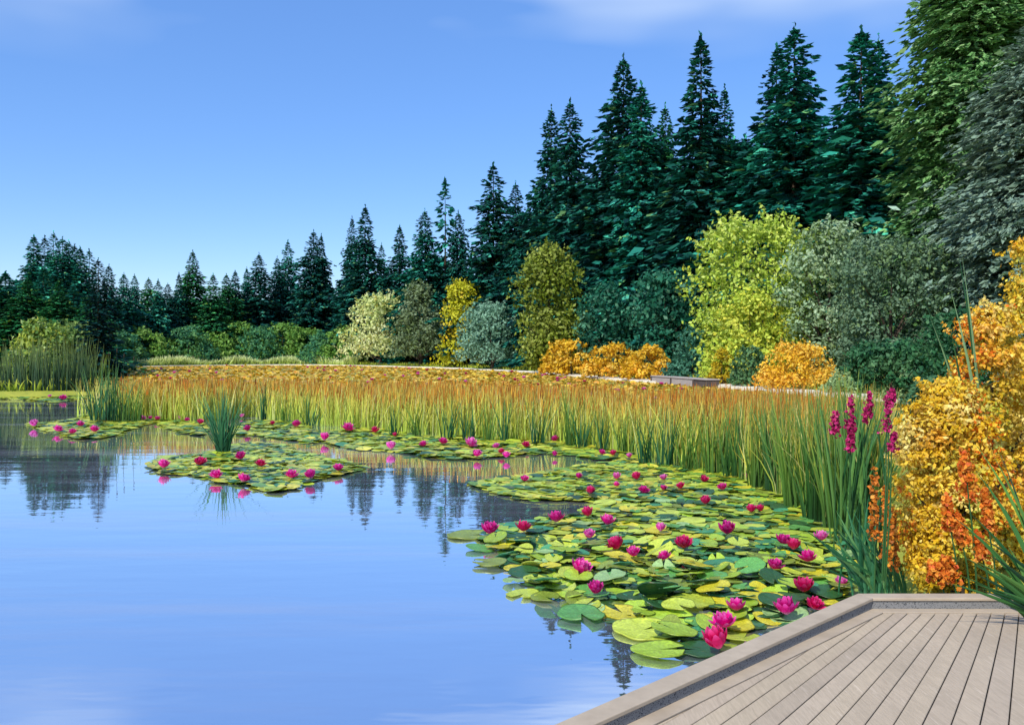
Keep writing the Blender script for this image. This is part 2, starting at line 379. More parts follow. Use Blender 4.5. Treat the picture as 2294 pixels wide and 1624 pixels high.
def axis(lo, hi, step, out, far):
    a = list(np.arange(lo, hi+step, step)); s = step; v = lo
    pre = []
    while v > -far: s *= out; v -= s; pre.append(v)
    s = step; v = a[-1]; post = []
    while v < far: s *= out; v += s; post.append(v)
    return np.array(pre[::-1] + a + post)
gx = axis(-75, 60, 1.0, 1.35, 3000); gy = axis(-8, 200, 1.0, 1.35, 3000)
GX, GY = np.meshgrid(gx, gy); SD = sdist(GX, GY)
def ground_z(X, Y, S=None):
    S = sdist(X, Y) if S is None else S
    land = .26*(S.clip(0, 1.2)/1.2) + .010*(S-6).clip(0, 120) + .10*np.sin(X*.31)*np.sin(Y*.23)*((S-4)/8).clip(0, 1)
    return np.where(S > 0, land, -1.1*(-S).clip(0, 2.0)/2.0 - .02)
GZ = ground_z(GX, GY, SD)
nx, ny = len(gx), len(gy)
idx = np.arange(nx*ny).reshape(ny, nx)
fc = np.stack([idx[:-1,:-1], idx[:-1,1:], idx[1:,1:], idx[1:,:-1]], -1).reshape(-1, 4)
me = mesh_poly('ground', np.stack([GX, GY, GZ], -1).reshape(-1, 3), fc.tolist(), smooth=True)
tag(link('ground', me, M_ground), kind='structure')
# ---- water
me = mesh_poly('water', [(-90,-20,0), (70,-20,0), (70,175,0), (-90,175,0)], [(0,1,2,3)])
tag(link('water', me, M_water), kind='structure')
# ---- gravel path with a pale stone edge along the far shore
def offset_line(L, d):
    o = []
    for i, p in enumerate(L):
        a = Vector(L[max(0, i-1)]); b = Vector(L[min(len(L)-1, i+1)]); t = (b-a).normalized(); nrm = Vector((-t.y, t.x))
        o.append((p[0]+nrm.x*d, p[1]+nrm.y*d))
    return o
def resample(L, n):
    L = np.array(L); s = np.r_[0, np.cumsum(np.hypot(*np.diff(L, axis=0).T))]; q = np.linspace(0, s[-1], n)
    return np.stack([np.interp(q, s, L[:, 0]), np.interp(q, s, L[:, 1])], 1)
S1 = [tuple(p) for p in resample(shore + [(16.6, 36)], 120)]; S2 = offset_line(S1, 1.7)
if abs(sdist(np.array([S2[40][0]]), np.array([S2[40][1]]))[0]) > 0 and sdist(np.array([S2[40][0]]), np.array([S2[40][1]]))[0] < 0: S2 = offset_line(S1, -1.7)
V, Fc = [], []
for a, b in zip(S1, S2):
    j = rng.normal(0, .012)
    V += [(a[0], a[1], -.25), (a[0], a[1], PT+j), (b[0], b[1], PT+.02), (b[0], b[1], -.1)]
for i in range(len(S1)-1):
    for k in range(3): Fc.append((4*i+k, 4*i+4+k, 4*i+5+k, 4*i+1+k))
me = mesh_poly('path', V, Fc); tag(link('path', me, M_path), kind='structure')
# ---- viewing deck in the near right corner
ZD, ZC = .45, .53
deck = thing('viewing_deck', 'beige timber viewing deck with raised kerb in the lower right corner', 'deck', (0, 0, 0))
E0 = np.array([2.41, 6.18]); ed = np.array([1.92, 1.89]); ed /= np.linalg.norm(ed); en = np.array([ed[1], -ed[0]])   # kerb runs back toward the viewer
def extr(name, poly, z0, z1, mat, parent, bev=0):
    n = len(poly); V = [(x, y, z1) for x, y in poly] + [(x, y, z0) for x, y in poly]
    f = [tuple(range(n)), tuple(range(2*n-1, n-1, -1))] + [(i, n+i, n+(i+1) % n, (i+1) % n) for i in range(n)]
    me = mesh_poly(name, V, f); o = link(name, me, mat, parent)
    if bev:
        b = o.modifiers.new('bevel', 'BEVEL'); b.width = bev; b.segments = 2; b.limit_method = 'ANGLE'
    return o
def fix(poly):
    a = sum(poly[i][0]*poly[(i+1) % len(poly)][1]-poly[(i+1) % len(poly)][0]*poly[i][1] for i in range(len(poly)))
    return poly if a > 0 else poly[::-1]
XR = 6.5
def line_at(off, dist):
    p = E0 + en*off - ed*dist; return (p[0], p[1])
def corner(off, back):   # meeting of the kerb line at inset off with the back line Y = 6.18-back
    p = E0 + en*off; t = (6.18-back-p[1])/ed[1]; return (p[0]+ed[0]*t, 6.18-back)
w1, wb = .125, .115
capL = fix([corner(0, 0), line_at(0, 9), line_at(w1, 9), corner(w1, wb)])
capB = fix([corner(0, 0), corner(w1, wb), (XR, 6.18-wb), (XR, 6.18)])
extr('kerb_cap', capL, ZC-.022, ZC, M_cap, deck, .004); extr('kerb_cap', capB, ZC-.022, ZC, M_cap, deck, .004)
i1, ib = w1-.012, wb-.012
extr('kerb_face', fix([corner(.02, .02), line_at(.02, 8.99), line_at(i1, 8.99), corner(i1, ib)]), ZD-.05, ZC-.0225, M_speck, deck)
extr('kerb_face', fix([corner(.02, .02), corner(i1, ib), (XR-.01, 6.18-ib), (XR-.01, 6.16)]), ZD-.05, ZC-.0225, M_speck, deck)
s0, s0b, s1, s1b = i1+.002, ib+.002, i1+.09, ib+.085
extr('edge_board', fix([corner(s0, s0b), line_at(s0, 8.98), line_at(s1, 8.98), corner(s1, s1b)]), ZD-.03, ZD+.004, M_cap, deck, .003)
extr('edge_board', fix([corner(s0, s0b), corner(s1, s1b), (XR-.02, 6.18-s1b), (XR-.02, 6.18-s0b)]), ZD-.03, ZD+.004, M_cap, deck, .003)
# boards: fan slightly, as built; clipped against the kerb line
def clip(poly, p, nrm):
    o = []
    for i in range(len(poly)):
        a = np.array(poly[i]); b = np.array(poly[(i+1) % len(poly)]); da = (a-p)@nrm; db = (b-p)@nrm
        if da >= 0: o.append(tuple(a))
        if (da >= 0) != (db >= 0): o.append(tuple(a + (b-a)*da/(da-db)))
    return o
V, Fc, BT = [], [], []
yT, yB = 6.18-s1b-.006, -2.4
for i in range(-26, 34):
    def X(k, y): return 2.66 + .0942*k + (max(.25, .787-.0235*k) if k > -9 else .787+.0235*9)*(y-5.97)
    gp_ = .0035
    poly = [(X(i, yT)+gp_, yT), (X(i, yB)+gp_, yB), (X(i+1, yB)-gp_, yB), (X(i+1, yT)-gp_, yT)]
    poly = clip(poly, E0 + en*(s1+.006), en); poly = clip(poly, np.array([XR-.03, 0]), np.array([-1., 0])) if len(poly) > 2 else []
    if len(poly) < 3: continue
    tone = rng.uniform(.94, 1.10); BT += [(tone*1.01, tone, tone*rng.uniform(.95, 1.0))]*(2*len(poly))
    poly = fix(poly); n = len(poly); o = len(V); zz = ZD + rng.uniform(-.002, .0015)
    V += [(x, y, zz) for x, y in poly] + [(x, y, zz-.028) for x, y in poly]
    Fc += [tuple(o+k for k in range(n))] + [(o+k, o+n+k, o+n+(k+1) % n, o+(k+1) % n) for k in range(n)]
me = mesh_poly('decking', V, Fc, tint=np.array(BT)); dk = link('decking', me, M_deck, deck)
b = dk.modifiers.new('bevel', 'BEVEL'); b.width = .003; b.segments = 1; b.limit_method = 'ANGLE'
extr('joist_bed', fix([corner(.05, .05), line_at(.05, 8.9), (XR-.05, -2.3), (XR-.05, 6.1)]), .25, ZD-.06, M_dark, deck)
extr('fascia', fix([corner(-.012, -.012), line_at(-.012, 9.0), line_at(.018, 9.0), corner(.018, .018)]), .02, ZC-.024, M_dark, deck)
for q in (1.0, 3.6, 6.2):
    p = line_at(.12, q); link('post', tubes('post', [([(p[0],p[1],-1.0), (p[0],p[1],.26)], [.06,.06], 10)]), M_dark, deck)
# ---- small landing on the far shore
pA = up(1470, 0, 62)[:2]; pB = up(1594, 0, 53.0)[:2]
lv = np.array(pB)-np.array(pA); ll = np.linalg.norm(lv); la = math.atan2(lv[1], lv[0])
land = thing('boat_landing', 'low grey timber landing with dark end on the far shore beside golden bushes', 'landing', (pA[0], pA[1], 0), la)
def box(name, x0, x1, y0, y1, z0, z1, mat, parent, bev=.01):
    return extr(name, [(x0,y0),(x1,y0),(x1,y1),(x0,y1)], z0, z1, mat, parent, bev)
Ll = ll*.80
box('front_panel', 0, Ll, -.35, -.28, .02, .60, M_land, land)
box('top_board', -.06, ll+.05, -.40, .55, .603, .67, M_land, land)
box('end_panel', Ll+.02, ll, -.33, -.24, .02, .60, M_dark, land)
box('end_panel', ll-.06, ll, -.235, .5, .02, .60, M_dark, land)
for q in (.05, Ll*.5, Ll): link('post', extr('post', [(q-.05,-.43),(q+.05,-.43),(q+.05,-.355),(q-.05,-.355)], -.5, .6, M_dark, None).data, M_dark, land)
for o in [o for o in COL.objects if o.name.startswith('post') and o.parent is None]: bpy.data.objects.remove(o)
# ------------------------------------------------------------------ SPRUCES
def shore_Y(px):
    return (EYE-PT)*F/np.interp(px, [p[0] for p in shore_px], [p[1] for p in shore_px])
words = ['first','second','third','fourth','fifth','sixth','seventh','eighth','ninth','tenth','eleventh','twelfth','thirteenth','fourteenth','fifteenth','sixteenth','seventeenth','eighteenth']
def r1(x, y): return (x/2.786, 437+y/2.786)
def r2(x, y): return (679.9+x/2.786, 437+y/2.786)
TEAL, DARK, GREEN, BLUE = (2.3,2.7,2.4), (1.25,1.55,1.5), (3.4,2.7,1.2), (1.6,2.3,2.1)
stand_left = [(212,255,TEAL),(280,262,DARK),(333,235,BLUE),(390,270,TEAL),(428,290,TEAL),(466,312,DARK),(500,330,BLUE),(557,345,TEAL)]
for i, (x, y, c) in enumerate(stand_left):
    px, py = r1(x, y)
    spruce(px, py, 92+4*(i % 3), .62, i, f"{'teal green' if c==TEAL else 'dark green'} spruce, {words[i]} spire from the left edge in the left-hand stand", c, mesh=con_slim[i % 2] if i % 3 else None, zb=.5)
px, py = r1(612, 403)
spruce(px+1, py, 57, .40, 0, 'narrow near-black spruce standing alone behind the reeds at the left inlet', (.42,.6,.72), mesh=con_slim[0])
dip = [(680,440,DARK,.6),(773,490,TEAL,.62),(840,500,TEAL,.5),(927,520,GREEN,.62),(987,530,TEAL,.45),(1047,553,DARK,.55),(1117,490,DARK,.5),(1202,352,GREEN,.95),(1330,495,GREEN,.7),(1413,495,GREEN,.75),(1468,475,DARK,.7),(1540,455,TEAL,.55)]
cn = {id(TEAL):'teal green', id(DARK):'near-black', id(GREEN):'mossy green', id(BLUE):'blue-green'}
for i, (x, y, c, w) in enumerate(dip):
    px, py = r1(x, y)
    lab = f"{cn[id(c)]} spruce, {words[i]} spire from the left along the low dip of the treeline"
    if i == 7: lab = 'tallest mossy green spruce rising above the low dip of the treeline'
    spruce(px, py, shore_Y(px)+14+3*(i % 4), w*1.1, i, lab, c)
mid = [r1(1617,368)+(DARK,.95),r1(1730,390)+(DARK,.62),r1(1797,287)+(TEAL,.8),r1(1958,225)+(DARK,1.05),r1(2005,250)+(BLUE,.8),r2(303,140)+(DARK,.8),r2(385,70)+(DARK,1.1),r2(487,305)+(BLUE,.55),
       r2(600,195)+(DARK,.9),r2(757,95)+(BLUE,1.0),(997,405,BLUE,.9),r2(965,108)+(DARK,.75),(1105,368,DARK,1.05),(1155,410,DARK,.8)]
for i, (px, py, c, w) in enumerate(mid):
    lab = f"{cn[id(c)]} spruce, {words[i]} spire from the left in the middle stand behind pale bushes"
    if i == 10: lab = 'thin sparse spruce with bare stubby branches poking above the middle stand'
    spruce(px, py, shore_Y(px)+21+4*(i % 3), w, i+2, lab, c, mesh=con_bare if i == 10 else None)
tall = [(1235,243,DARK,.95),(1277,228,DARK,1.0),(1397,130,DARK,1.15),(1437,190,BLUE,.95),(1490,238,GREEN,.75),(1570,82,DARK,1.15),(1623,197,BLUE,.8),(1740,108,DARK,1.0),(1780,60,BLUE,1.2),(1930,68,TEAL,1.15),(1968,85,BLUE,.9)]
for i, (px, py, c, w) in enumerate(tall):
    lab = f"tall {cn[id(c)] if c!=GREEN else 'olive green'} spruce, {words[i]} spire from the left in the high right-hand stand"
    spruce(px, py, max(64, shore_Y(px)+[25,24,29,26,32,28,32,34,30,28,32][i]), w, i+1, lab, c)
# lower, half-hidden trees that close the wood: they read as one mass
def wood():
    Vs, Cs = [], []; g = np.random.default_rng(77)
    bases = []
    for k in range(360):
        px = g.uniform(-150, 2450); ceil = np.interp(px, [-150,60,200,300,420,520,700,900,1100,1180,1300,1420,1600,1800,2000,2450], [615,600,640,680,680,670,630,595,545,475,395,335,315,295,285,290])
        bases.append((px, ceil + g.uniform(0, 110), (110 if px < 230 else max(74, shore_Y(px)+27)) + g.uniform(2, 22)))
    for px, py, Y in bases:
        H = hgt(py, Y); s = g.integers(0, 6); me = con_wood[s]; n = len(me.vertices)
        co = np.zeros(n*3, np.float32); me.vertices.foreach_get('co', co); co = co.reshape(-1, 4, 3)
        cl = np.zeros(n*4, np.float32); me.color_attributes['tint'].data.foreach_get('color', cl); cl = cl.reshape(-1, 4, 4)[:, 0, :3]
        keep = g.random(len(co)) < .75; co = co[keep]; cl = cl[keep]
        a = g.uniform(0, 6.28); ca, sa = math.cos(a), math.sin(a); w = g.uniform(.85, 1.3)*min(1.15, H/22+.25)
        o = np.empty_like(co); o[..., 0] = (co[..., 0]*ca-co[..., 1]*sa)*w + (px-CX)*Y/F; o[..., 1] = (co[..., 0]*sa+co[..., 1]*ca)*w + Y; o[..., 2] = co[..., 2]*H/30 + .3
        Vs.append(o); t = [TEAL, DARK, DARK, BLUE][g.integers(0, 4)]; Cs.append(cl*np.array(t))
    return mesh_quads('spruce_wood', np.concatenate(Vs), np.concatenate(Cs))
tag(link('spruce_wood', wood(), M_needle), 'dense mass of dark spruces filling the wood behind the named spires', 'woodland', kind='stuff')
# the big conifers at the right edge
def big_conifer(px, ytop, Y, rx, label, pal, seed, expo=.52, spray=.55):
    H = hgt(ytop, Y)-.5
    me = conifer_mesh(seed, H, rx, expo, levels=96, brn=30, spray=spray, pal=pal, wid=.19)
    t = thing('conifer_tree', label, 'conifer tree', ((px-CX)*Y/F, Y, .5)); link('crown', me, M_needle, t); link('trunk', trunk_mesh(H, .42), M_bark, t)
big_conifer(2195, -260, 60, 7.6, 'huge grass-green conifer towering out of the picture at upper right', [(lin(98,144,80), 3), (lin(114,158,92), 2.2), (lin(146,178,118), 1.0), (lin(82,126,70), 2)], 301)
big_conifer(2345, 40, 50, 7.0, 'conifer in slate-grey shade colours at the right edge behind the golden shrub', [(lin(118,142,122), 3), (lin(132,156,134), 2), (lin(104,128,114), 2), (lin(146,168,140), .8)], 302, .6, spray=.45)  # slate palette puts the big conifer's shaded right side into needle colour
# ------------------------------------------------------------------ BROADLEAF TREES AND BUSHES
def P_(*a): return [(lin(*c), w) for c, w in a]
pale = P_(((214,222,146), 3), ((228,230,176), 2), ((190,206,120), 2), ((230,196,80), .5))
sage = P_(((112,146,112), 3), ((134,164,130), 2), ((92,120,84), 1))
sagespot = P_(((152,180,138), 3), ((176,198,158), 2.2), ((98,124,46), 1.5), ((122,146,76), 1))
greyol = P_(((128,148,112), 3), ((92,112,52), 2), ((108,128,86), 2), ((146,164,126), 1))
yell = P_(((186,186,30), 3), ((204,200,56), 2), ((160,166,40), 1.2), ((222,178,30), .5))
bluesage = P_(((124,166,138), 3), ((142,182,154), 2), ((100,142,112), 1))
olive = P_(((124,142,42), 3), ((148,160,62), 2), ((98,116,30), 2.4), ((172,180,90), .9))
teal = P_(((32,100,74), 3), ((50,122,92), 2), ((106,158,122), .8), ((22,74,58), 2))
gold = P_(((224,178,36), 3), ((236,194,56), 2.4), ((200,164,44), 1.5), ((234,164,44), .8), ((244,218,110), .8))
bluegr = P_(((62,118,92), 3), ((92,146,116), 1.6), ((44,96,76), 1.5))
lime = P_(((172,196,66), 3), ((194,210,92), 2.4), ((208,220,124), 1.6), ((150,180,58), 1.5), ((216,212,70), .6))
greygr = P_(((100,130,98), 3), ((122,150,116), 2), ((84,112,84), 2), ((112,136,62), .5))
dkgreen = P_(((46,100,60), 3), ((70,126,78), 1.6), ((36,80,52), 2), ((104,148,98), .6))
palesage = P_(((138,166,108), 3), ((164,186,130), 2), ((112,146,90), 1.2))
mossy = P_(((110,158,64), 3), ((136,178,76), 2), ((86,136,62), 2), ((160,190,96), .9))
limeyell = P_(((132,158,64), 3), ((176,186,70), 1.6), ((104,140,66), 2.4), ((214,198,70), .6), ((196,206,140), .7))
sy = lambda px, d=3: float(shore_Y(px)) + d
B = broadleaf
B('pale_bush', 748, 950, 664, sy(850, 9), 'low', pale, .42, 6000, 'pale cream-green rounded bush with golden flecks at the left of the bush row', 'bush', nl=34, lr=.30)
B('conical_bush', 872, 1005, 638, sy(940, 6), 'cone', greyol, .4, 6000, 'grey-olive cone-shaped bush speckled dark, between pale and yellow bushes', 'bush', nl=34, lr=.30)
B('yellow_tree', 978, 1094, 632, sy(1035, 9), 'cone', yell, .4, 4600, 'slender bright yellow tree between grey-olive cone and blue-sage bush', 'tree', zb_frac=.04, nl=34, lr=.42)
B('sage_bush', 1015, 1185, 682, sy(1100, 5), 'low', bluesage, .34, 6500, 'smooth blue-sage domed bush left of the tall olive tree', 'bush', nl=30, lr=.34)
B('olive_tree', 1150, 1312, 556, sy(1235, 4), 'oval', olive, .36, 9000, 'tall olive-green egg-shaped tree in front of the dark spruces', 'tree', zb_frac=.03, nl=56, lr=.40)
B('teal_bush', 1290, 1440, 640, sy(1365, 12), 'round', teal, .36, 4200, 'dark teal leafy bush right of the olive tree, behind golden shrubs', 'bush', zb_frac=.02, nl=34)
B('teal_bush', 1400, 1580, 612, sy(1490, 14), 'round', teal, .36, 4800, 'larger dark teal bush beneath the spruces, left of the lime tree', 'bush', zb_frac=.02, nl=40)
B('teal_bush', 1490, 1612, 740, sy(1550, 5), 'low', bluegr, .26, 2600, 'low blue-green bush right behind the grey landing', 'bush', zb_frac=.02, nl=26)
B('golden_shrub', 1206, 1350, 764, sy(1280, 3.5), 'low', gold, .28, 3600, 'golden shrub at the foot of the olive tree, leftmost golden one', 'shrub', zb_frac=.02, nl=40, lr=.24)
B('golden_shrub', 1300, 1450, 771, sy(1376, 3.5), 'low', gold, .24, 3600, 'golden shrub in the middle of the low golden row', 'shrub', zb_frac=.02, nl=40, lr=.24)
B('golden_shrub', 1390, 1520, 778, sy(1455, 3.5), 'low', gold, .22, 3400, 'golden shrub just left of the grey landing', 'shrub', zb_frac=.02, nl=40, lr=.24)
B('lime_tree', 1518, 1856, 500, 61, 'round', lime, .25, 15000, 'big bright lime-green rounded tree glowing before the dark spruces', 'tree', zb_frac=.06, nl=80, lr=.27, depth=.7)
B('lime_tree', 1560, 1800, 655, 57, 'low', P_(((194,208,76), 3), ((216,216,84), 2), ((170,194,66), 2), ((230,212,70), .8)), .24, 5200, 'lower yellow-lime skirt of foliage beneath the big lime tree', 'tree', zb_frac=.04, nl=38, lr=.28, depth=.7)
B('sage_tree', 1745, 1972, 508, 56, 'round', sagespot, .23, 10500, 'sage-green tree with olive spots, between lime tree and grey-green tree', 'tree', zb_frac=.05, nl=50, lr=.27, depth=.8)
B('grey_green_tree', 1845, 2150, 540, 51, 'round', greygr, .2, 15000, 'dull grey-green tree in front of the huge right-hand conifer', 'tree', zb_frac=.04, nl=60, lr=.27, depth=.8)
B('golden_bush', 1584, 1650, 782, sy(1617, 3), 'low', P_(((186,160,26), 3), ((150,140,40), 2), ((214,180,40), 1)), .18, 1100, 'small olive-gold bush at the right end of the grey landing', 'bush', zb_frac=.02, nl=16)
B('sage_bush', 1628, 1742, 780, sy(1685, 3), 'low', P_(((92,134,84), 3), ((40,82,44), 2), ((120,156,104), 1.4)), .18, 2300, 'sage bush with dark green clumps between two golden bushes', 'bush', zb_frac=.02, nl=24)
B('golden_bush', 1696, 1886, 774, sy(1795, 4), 'low', P_(((238,192,48), 3), ((246,212,96), 2), ((226,172,44), 1.6), ((236,164,56), .6)), .15, 6000, 'bright golden bush below the sage tree on the far shore', 'bush', zb_frac=.02, nl=30)
B('pale_bush', 1845, 1985, 822, 43, 'low', palesage, .15, 3000, 'pale sage-green low bush at the right end of the path', 'bush', zb_frac=.02, nl=26)
B('pale_bush', 1950, 2120, 838, 37, 'low', palesage, .14, 3200, 'pale green ground bush under the dark green bush', 'bush', zb_frac=.02, nl=28)
B('dark_bush', 1890, 2105, 772, 33, 'round', dkgreen, .15, 5600, 'dark green bush in front of the grey-green tree', 'bush', zb_frac=.22, nl=38, lr=.27)
B('dark_bush', 2050, 2240, 700, 29, 'round', dkgreen, .14, 6000, 'taller dark green bush behind the orange-gold shrub', 'bush', zb_frac=.05, nl=40, lr=.28)
B('dark_bush', 2010, 2150, 850, 24, 'low', P_(((72,116,78), 3), ((52,98,60), 2), ((110,150,104), 1)), .11, 3600, 'mid-green bush low beside the golden shrub near the reeds', 'bush', zb_frac=.03, nl=28)
# forest-edge bushes along the far bank
eb = [(236,300,742),(285,352,735),(335,405,752),(390,455,728),(440,512,742),(498,560,720),(545,612,730),(598,668,722),(650,722,735),(700,770,745),(745,800,730)]
for i, (a, b_, yt) in enumerate(eb):
    B('forest_edge_bush', a-34, b_+34, yt+4, sy((a+b_)/2, 9+2*(i % 3)), 'low', mossy if i % 3 else P_(((56,118,86), 3), ((88,148,92), 2), ((110,156,74), 1)), .42, 4200,
      f"{'mossy' if i % 3 else 'bluish'} green bush at the spruces' feet, {words[i]} from left on the far bank", 'bush', zb_frac=.02, nl=40, lr=.26)
# left spur bushes
B('yellow_green_bush', 20, 165, 722, 62, 'low', limeyell, .26, 7000, 'yellow-green bush with pale flowers at the left edge behind tall reeds', 'bush', zb_frac=.02, nl=32, seed=41)
B('yellow_green_bush', 105, 232, 728, 66, 'low', P_(((104,140,70), 3), ((140,166,84), 2), ((70,112,62), 2), ((176,190,110), .8)), .27, 6500, 'grey-green bush left of the lone narrow spruce, behind tall reeds', 'bush', zb_frac=.02, nl=30, seed=42)
front = [(-45,598,GREEN,.6),(12,610,TEAL,.62),(62,622,GREEN,.55),(98,600,TEAL,.6),(132,628,GREEN,.55),(165,640,TEAL,.58),(196,662,GREEN,.5)]
for i, (px, py, c, w_) in enumerate(front):
    spruce(px, py, 80+3*(i % 2), w_, i+3, f"short {cn[id(c)]} spruce, {words[i]} from the left in front of the left-hand stand", c, zb=.5)
# ------------------------------------------------------------------ grass and pale meadow on the banks
def bank_grass():
    g = np.random.default_rng(3); n = 26000
    px = g.uniform(-150, 2350, n); d = g.uniform(1.8, 16, n); s = np.clip(px, 240, 1946); sh = shore_Y(s)
    Y = sh + d; X = (px-CX)*Y/F
    left = px < 235
    Y = np.where(left, g.uniform(44.5, 75, n), Y); X = np.where(left, (px-CX)*Y/F, X)
    k = sdist(X, Y) > 1.75; X, Y = X[k], Y[k]; n = len(X)
    P = np.stack([X, Y, ground_z(X, Y)], 1)
    H = g.uniform(.25, .6, n)*(1+.25*np.sin(X*.7)); W = g.uniform(.05, .13, n)
    c1 = ramp_cols(lin(124,146,46), lin(168,184,58), lin(194,196,84), n, g)
    return blades(P, H, W, g.normal(0, .3, (n, 2)), g, c1, seg=2 + 1)
V, C = bank_grass(); tag(link('bank_grass', mesh_quads('bank_grass', V, C), M_grass), 'yellow-green grass covering the banks behind the path', 'grass', kind='stuff')
def pale_meadow():
    g = np.random.default_rng(4); n = 9000
    px = g.uniform(235, 800, n); Y = shore_Y(px) + g.uniform(2.2, 7, n); X = (px-CX)*Y/F
    P = np.stack([X, Y, ground_z(X, Y)], 1); H = g.uniform(.6, 1.5, n)*(1+.3*np.sin(X*.9)); W = g.uniform(.12, .3, n)
    return blades(P, H, W, g.normal(0, .3, (n, 2)), g, ramp_cols(lin(142,166,66), lin(180,196,96), lin(218,226,170), n, g))
V, C = pale_meadow(); tag(link('pale_meadow', mesh_quads('pale_meadow', V, C), M_grass), 'pale flowering meadow strip at the foot of the far wood', 'meadow', kind='stuff')
# ------------------------------------------------------------------ REED BED
bed_px = [(225,938),(330,940),(450,946),(560,934),(640,944),(800,962),(950,975),(1100,985),(1250,994),(1380,1014),(1500,1040),(1620,1066),(1720,1098),(1800,1146),(1880,1186),(1950,1206)]
bed = resample([gp(*p)[:2] for p in bed_px], 200)
bedL = np.array([gp(*p)[:2] for p in bed_px])
def bed_xy(u, back):
    s = np.linspace(0, 1, len(bed)); x = np.interp(u, s, bed[:, 0]); y = np.interp(u, s, bed[:, 1])
    dx = np.gradient(bed[:, 0]); dy = np.gradient(bed[:, 1]); l = np.hypot(dx, dy); nx_ = np.interp(u, s, -dy/l); ny_ = np.interp(u, s, dx/l)
    return x + nx_*back, y + ny_*back, x
def reed_bed():
    g = np.random.default_rng(8); Vs, Cs = [], []
    n = 24000
    # even per apparent length: denser where nearer
    u = g.random(n)**.80
    dp = g.uniform(0, 1, n)
    x0, y0, _ = bed_xy(u, 0*u)
    depth = np.interp(y0, [10, 16, 24, 31], [1.3, 3.0, 5.0, 6.0])
    X, Y, _ = bed_xy(u, dp*depth)
    k = sdist(X, Y) < .2; X, Y, u, dp = X[k], Y[k], u[k], dp[k]; n = len(X)
    P = np.stack([X, Y, np.full(n, -.15)], 1)
    px = CX + X*F/Y
    H = np.interp(px, [230, 900, 1500, 1800, 1950], [1.42, 1.30, 1.42, 1.58, 1.7])*(1.10 - .62*g.random(n)**1.6)
    W = g.uniform(.012, .026, n)*np.interp(Y, [10, 30], [.9, 1.35])
    lean = np.stack([g.normal(.03, .10, n)*np.where(g.random(n) < .12, 3, 1), g.normal(0, .08, n)], 1)
    darkness = np.interp(px, [1250, 1750], [.10, .48])
    kind = g.random(n)
    isd = kind < darkness
    CY = ramp_cols(lin(146,172,62), lin(192,208,88), lin(204,192,84), n, g, jit=.2)
    CO = ramp_cols(lin(144,168,64), lin(194,202,84), lin(212,168,66), n, g, jit=.2)
    CD = ramp_cols(lin(46,84,36), lin(82,122,48), lin(120,140,62), n, g)
    CP = ramp_cols(lin(176,188,104), lin(214,216,140), lin(220,204,120), n, g)
    Cc = np.where(isd[:, None, None], CD, np.where((kind > .86)[:, None, None], CP, np.where((kind > .5)[:, None, None], CO, CY)))
    v, c = blades(P, H, W, lean, g, Cc); Vs.append(v); Cs.append(c)
    # rust-brown seed heads on slender stems
    m = 10000; u = g.random(m)**.85; x0, y0, _ = bed_xy(u, 0*u)
    depth = np.interp(y0, [10, 16, 24, 31], [1.3, 3.0, 5.5, 7.5])
    X, Y, _ = bed_xy(u, .4 + g.random(m)*depth); k = sdist(X, Y) < .1; X, Y = X[k], Y[k]; m = len(X)
    px = CX + X*F/Y; k = (px < 1900) & (px > 250); X, Y, px = X[k], Y[k], px[k]; m = len(X)
    Hh = np.interp(px, [230, 900, 1500, 1800], [1.36, 1.20, 1.34, 1.46])*g.uniform(.70, 1.08, m)
    hl = g.uniform(.16, .42, m)
    lx = g.normal(.02, .06, m)
    Pb = np.stack([X + lx*Hh*.7, Y, Hh-hl], 1)
    cA = np.array(lin(190,116,32)); cB = np.array(lin(156,92,32)); cE = np.array(lin(218,160,56))
    mixc = g.random((m, 1)); base = np.where(mixc < .45, cA, np.where(mixc < .75, cB, cE))*(1+g.normal(0, .15, (m, 1)))
    Ch = np.repeat(base[:, None, :], 4, 1)
    v, c = blades(Pb, hl, g.uniform(.015, .03, m)*np.interp(Y, [10, 30], [.8, 1.3]), np.stack([lx, lx*0], 1), g, Ch); Vs.append(v); Cs.append(c)
    Ps = np.stack([X, Y, np.full(m, -.1)], 1)
    v, c = blades(Ps, Hh-hl+.12, np.full(m, .012), np.stack([lx*.7, lx*0], 1), g, ramp_cols(lin(150,150,50), lin(190,160,60), lin(180,120,40), m, g)); Vs.append(v); Cs.append(c)
    return np.concatenate(Vs), np.concatenate(Cs)
V, C = reed_bed(); tag(link('reed_bed', mesh_quads('reed_bed', V, C), M_reed), 'long bed of yellow-green reeds with rust-brown heads across the pond', 'reeds', kind='stuff')
# ---- single tufts of reeds
def tuft_mesh(seed, n, h, spread, w, fan, cols, foot=.14):
    g = np.random.default_rng(seed)
    a = g.uniform(0, 6.28, n); r_ = spread*np.sqrt(g.random(n))
    P = np.stack([np.cos(a)*r_, np.sin(a)*r_*.7, np.full(n, -foot)], 1)
    H = h*(1.05 - .62*g.random(n)**1.3)
    lean = np.stack([g.normal(0, fan, n) + np.cos(a)*r_/spread*fan*.8, g.normal(0, fan*.6, n)], 1)
    V, C = blades(P, H, w*g.uniform(.7, 1.3, n), lean, g, ramp_cols(*cols, n, g, seg=4), az=g.normal(0, .6, n), seg=4)
    return mesh_quads('reed_tuft', V, C)
dkreed = (lin(24,64,42), lin(40,92,54), lin(84,124,66))
greed = (lin(48,84,38), lin(86,122,46), lin(130,146,60))
dusk = (lin(22,48,34), lin(48,76,44), lin(104,120,62))
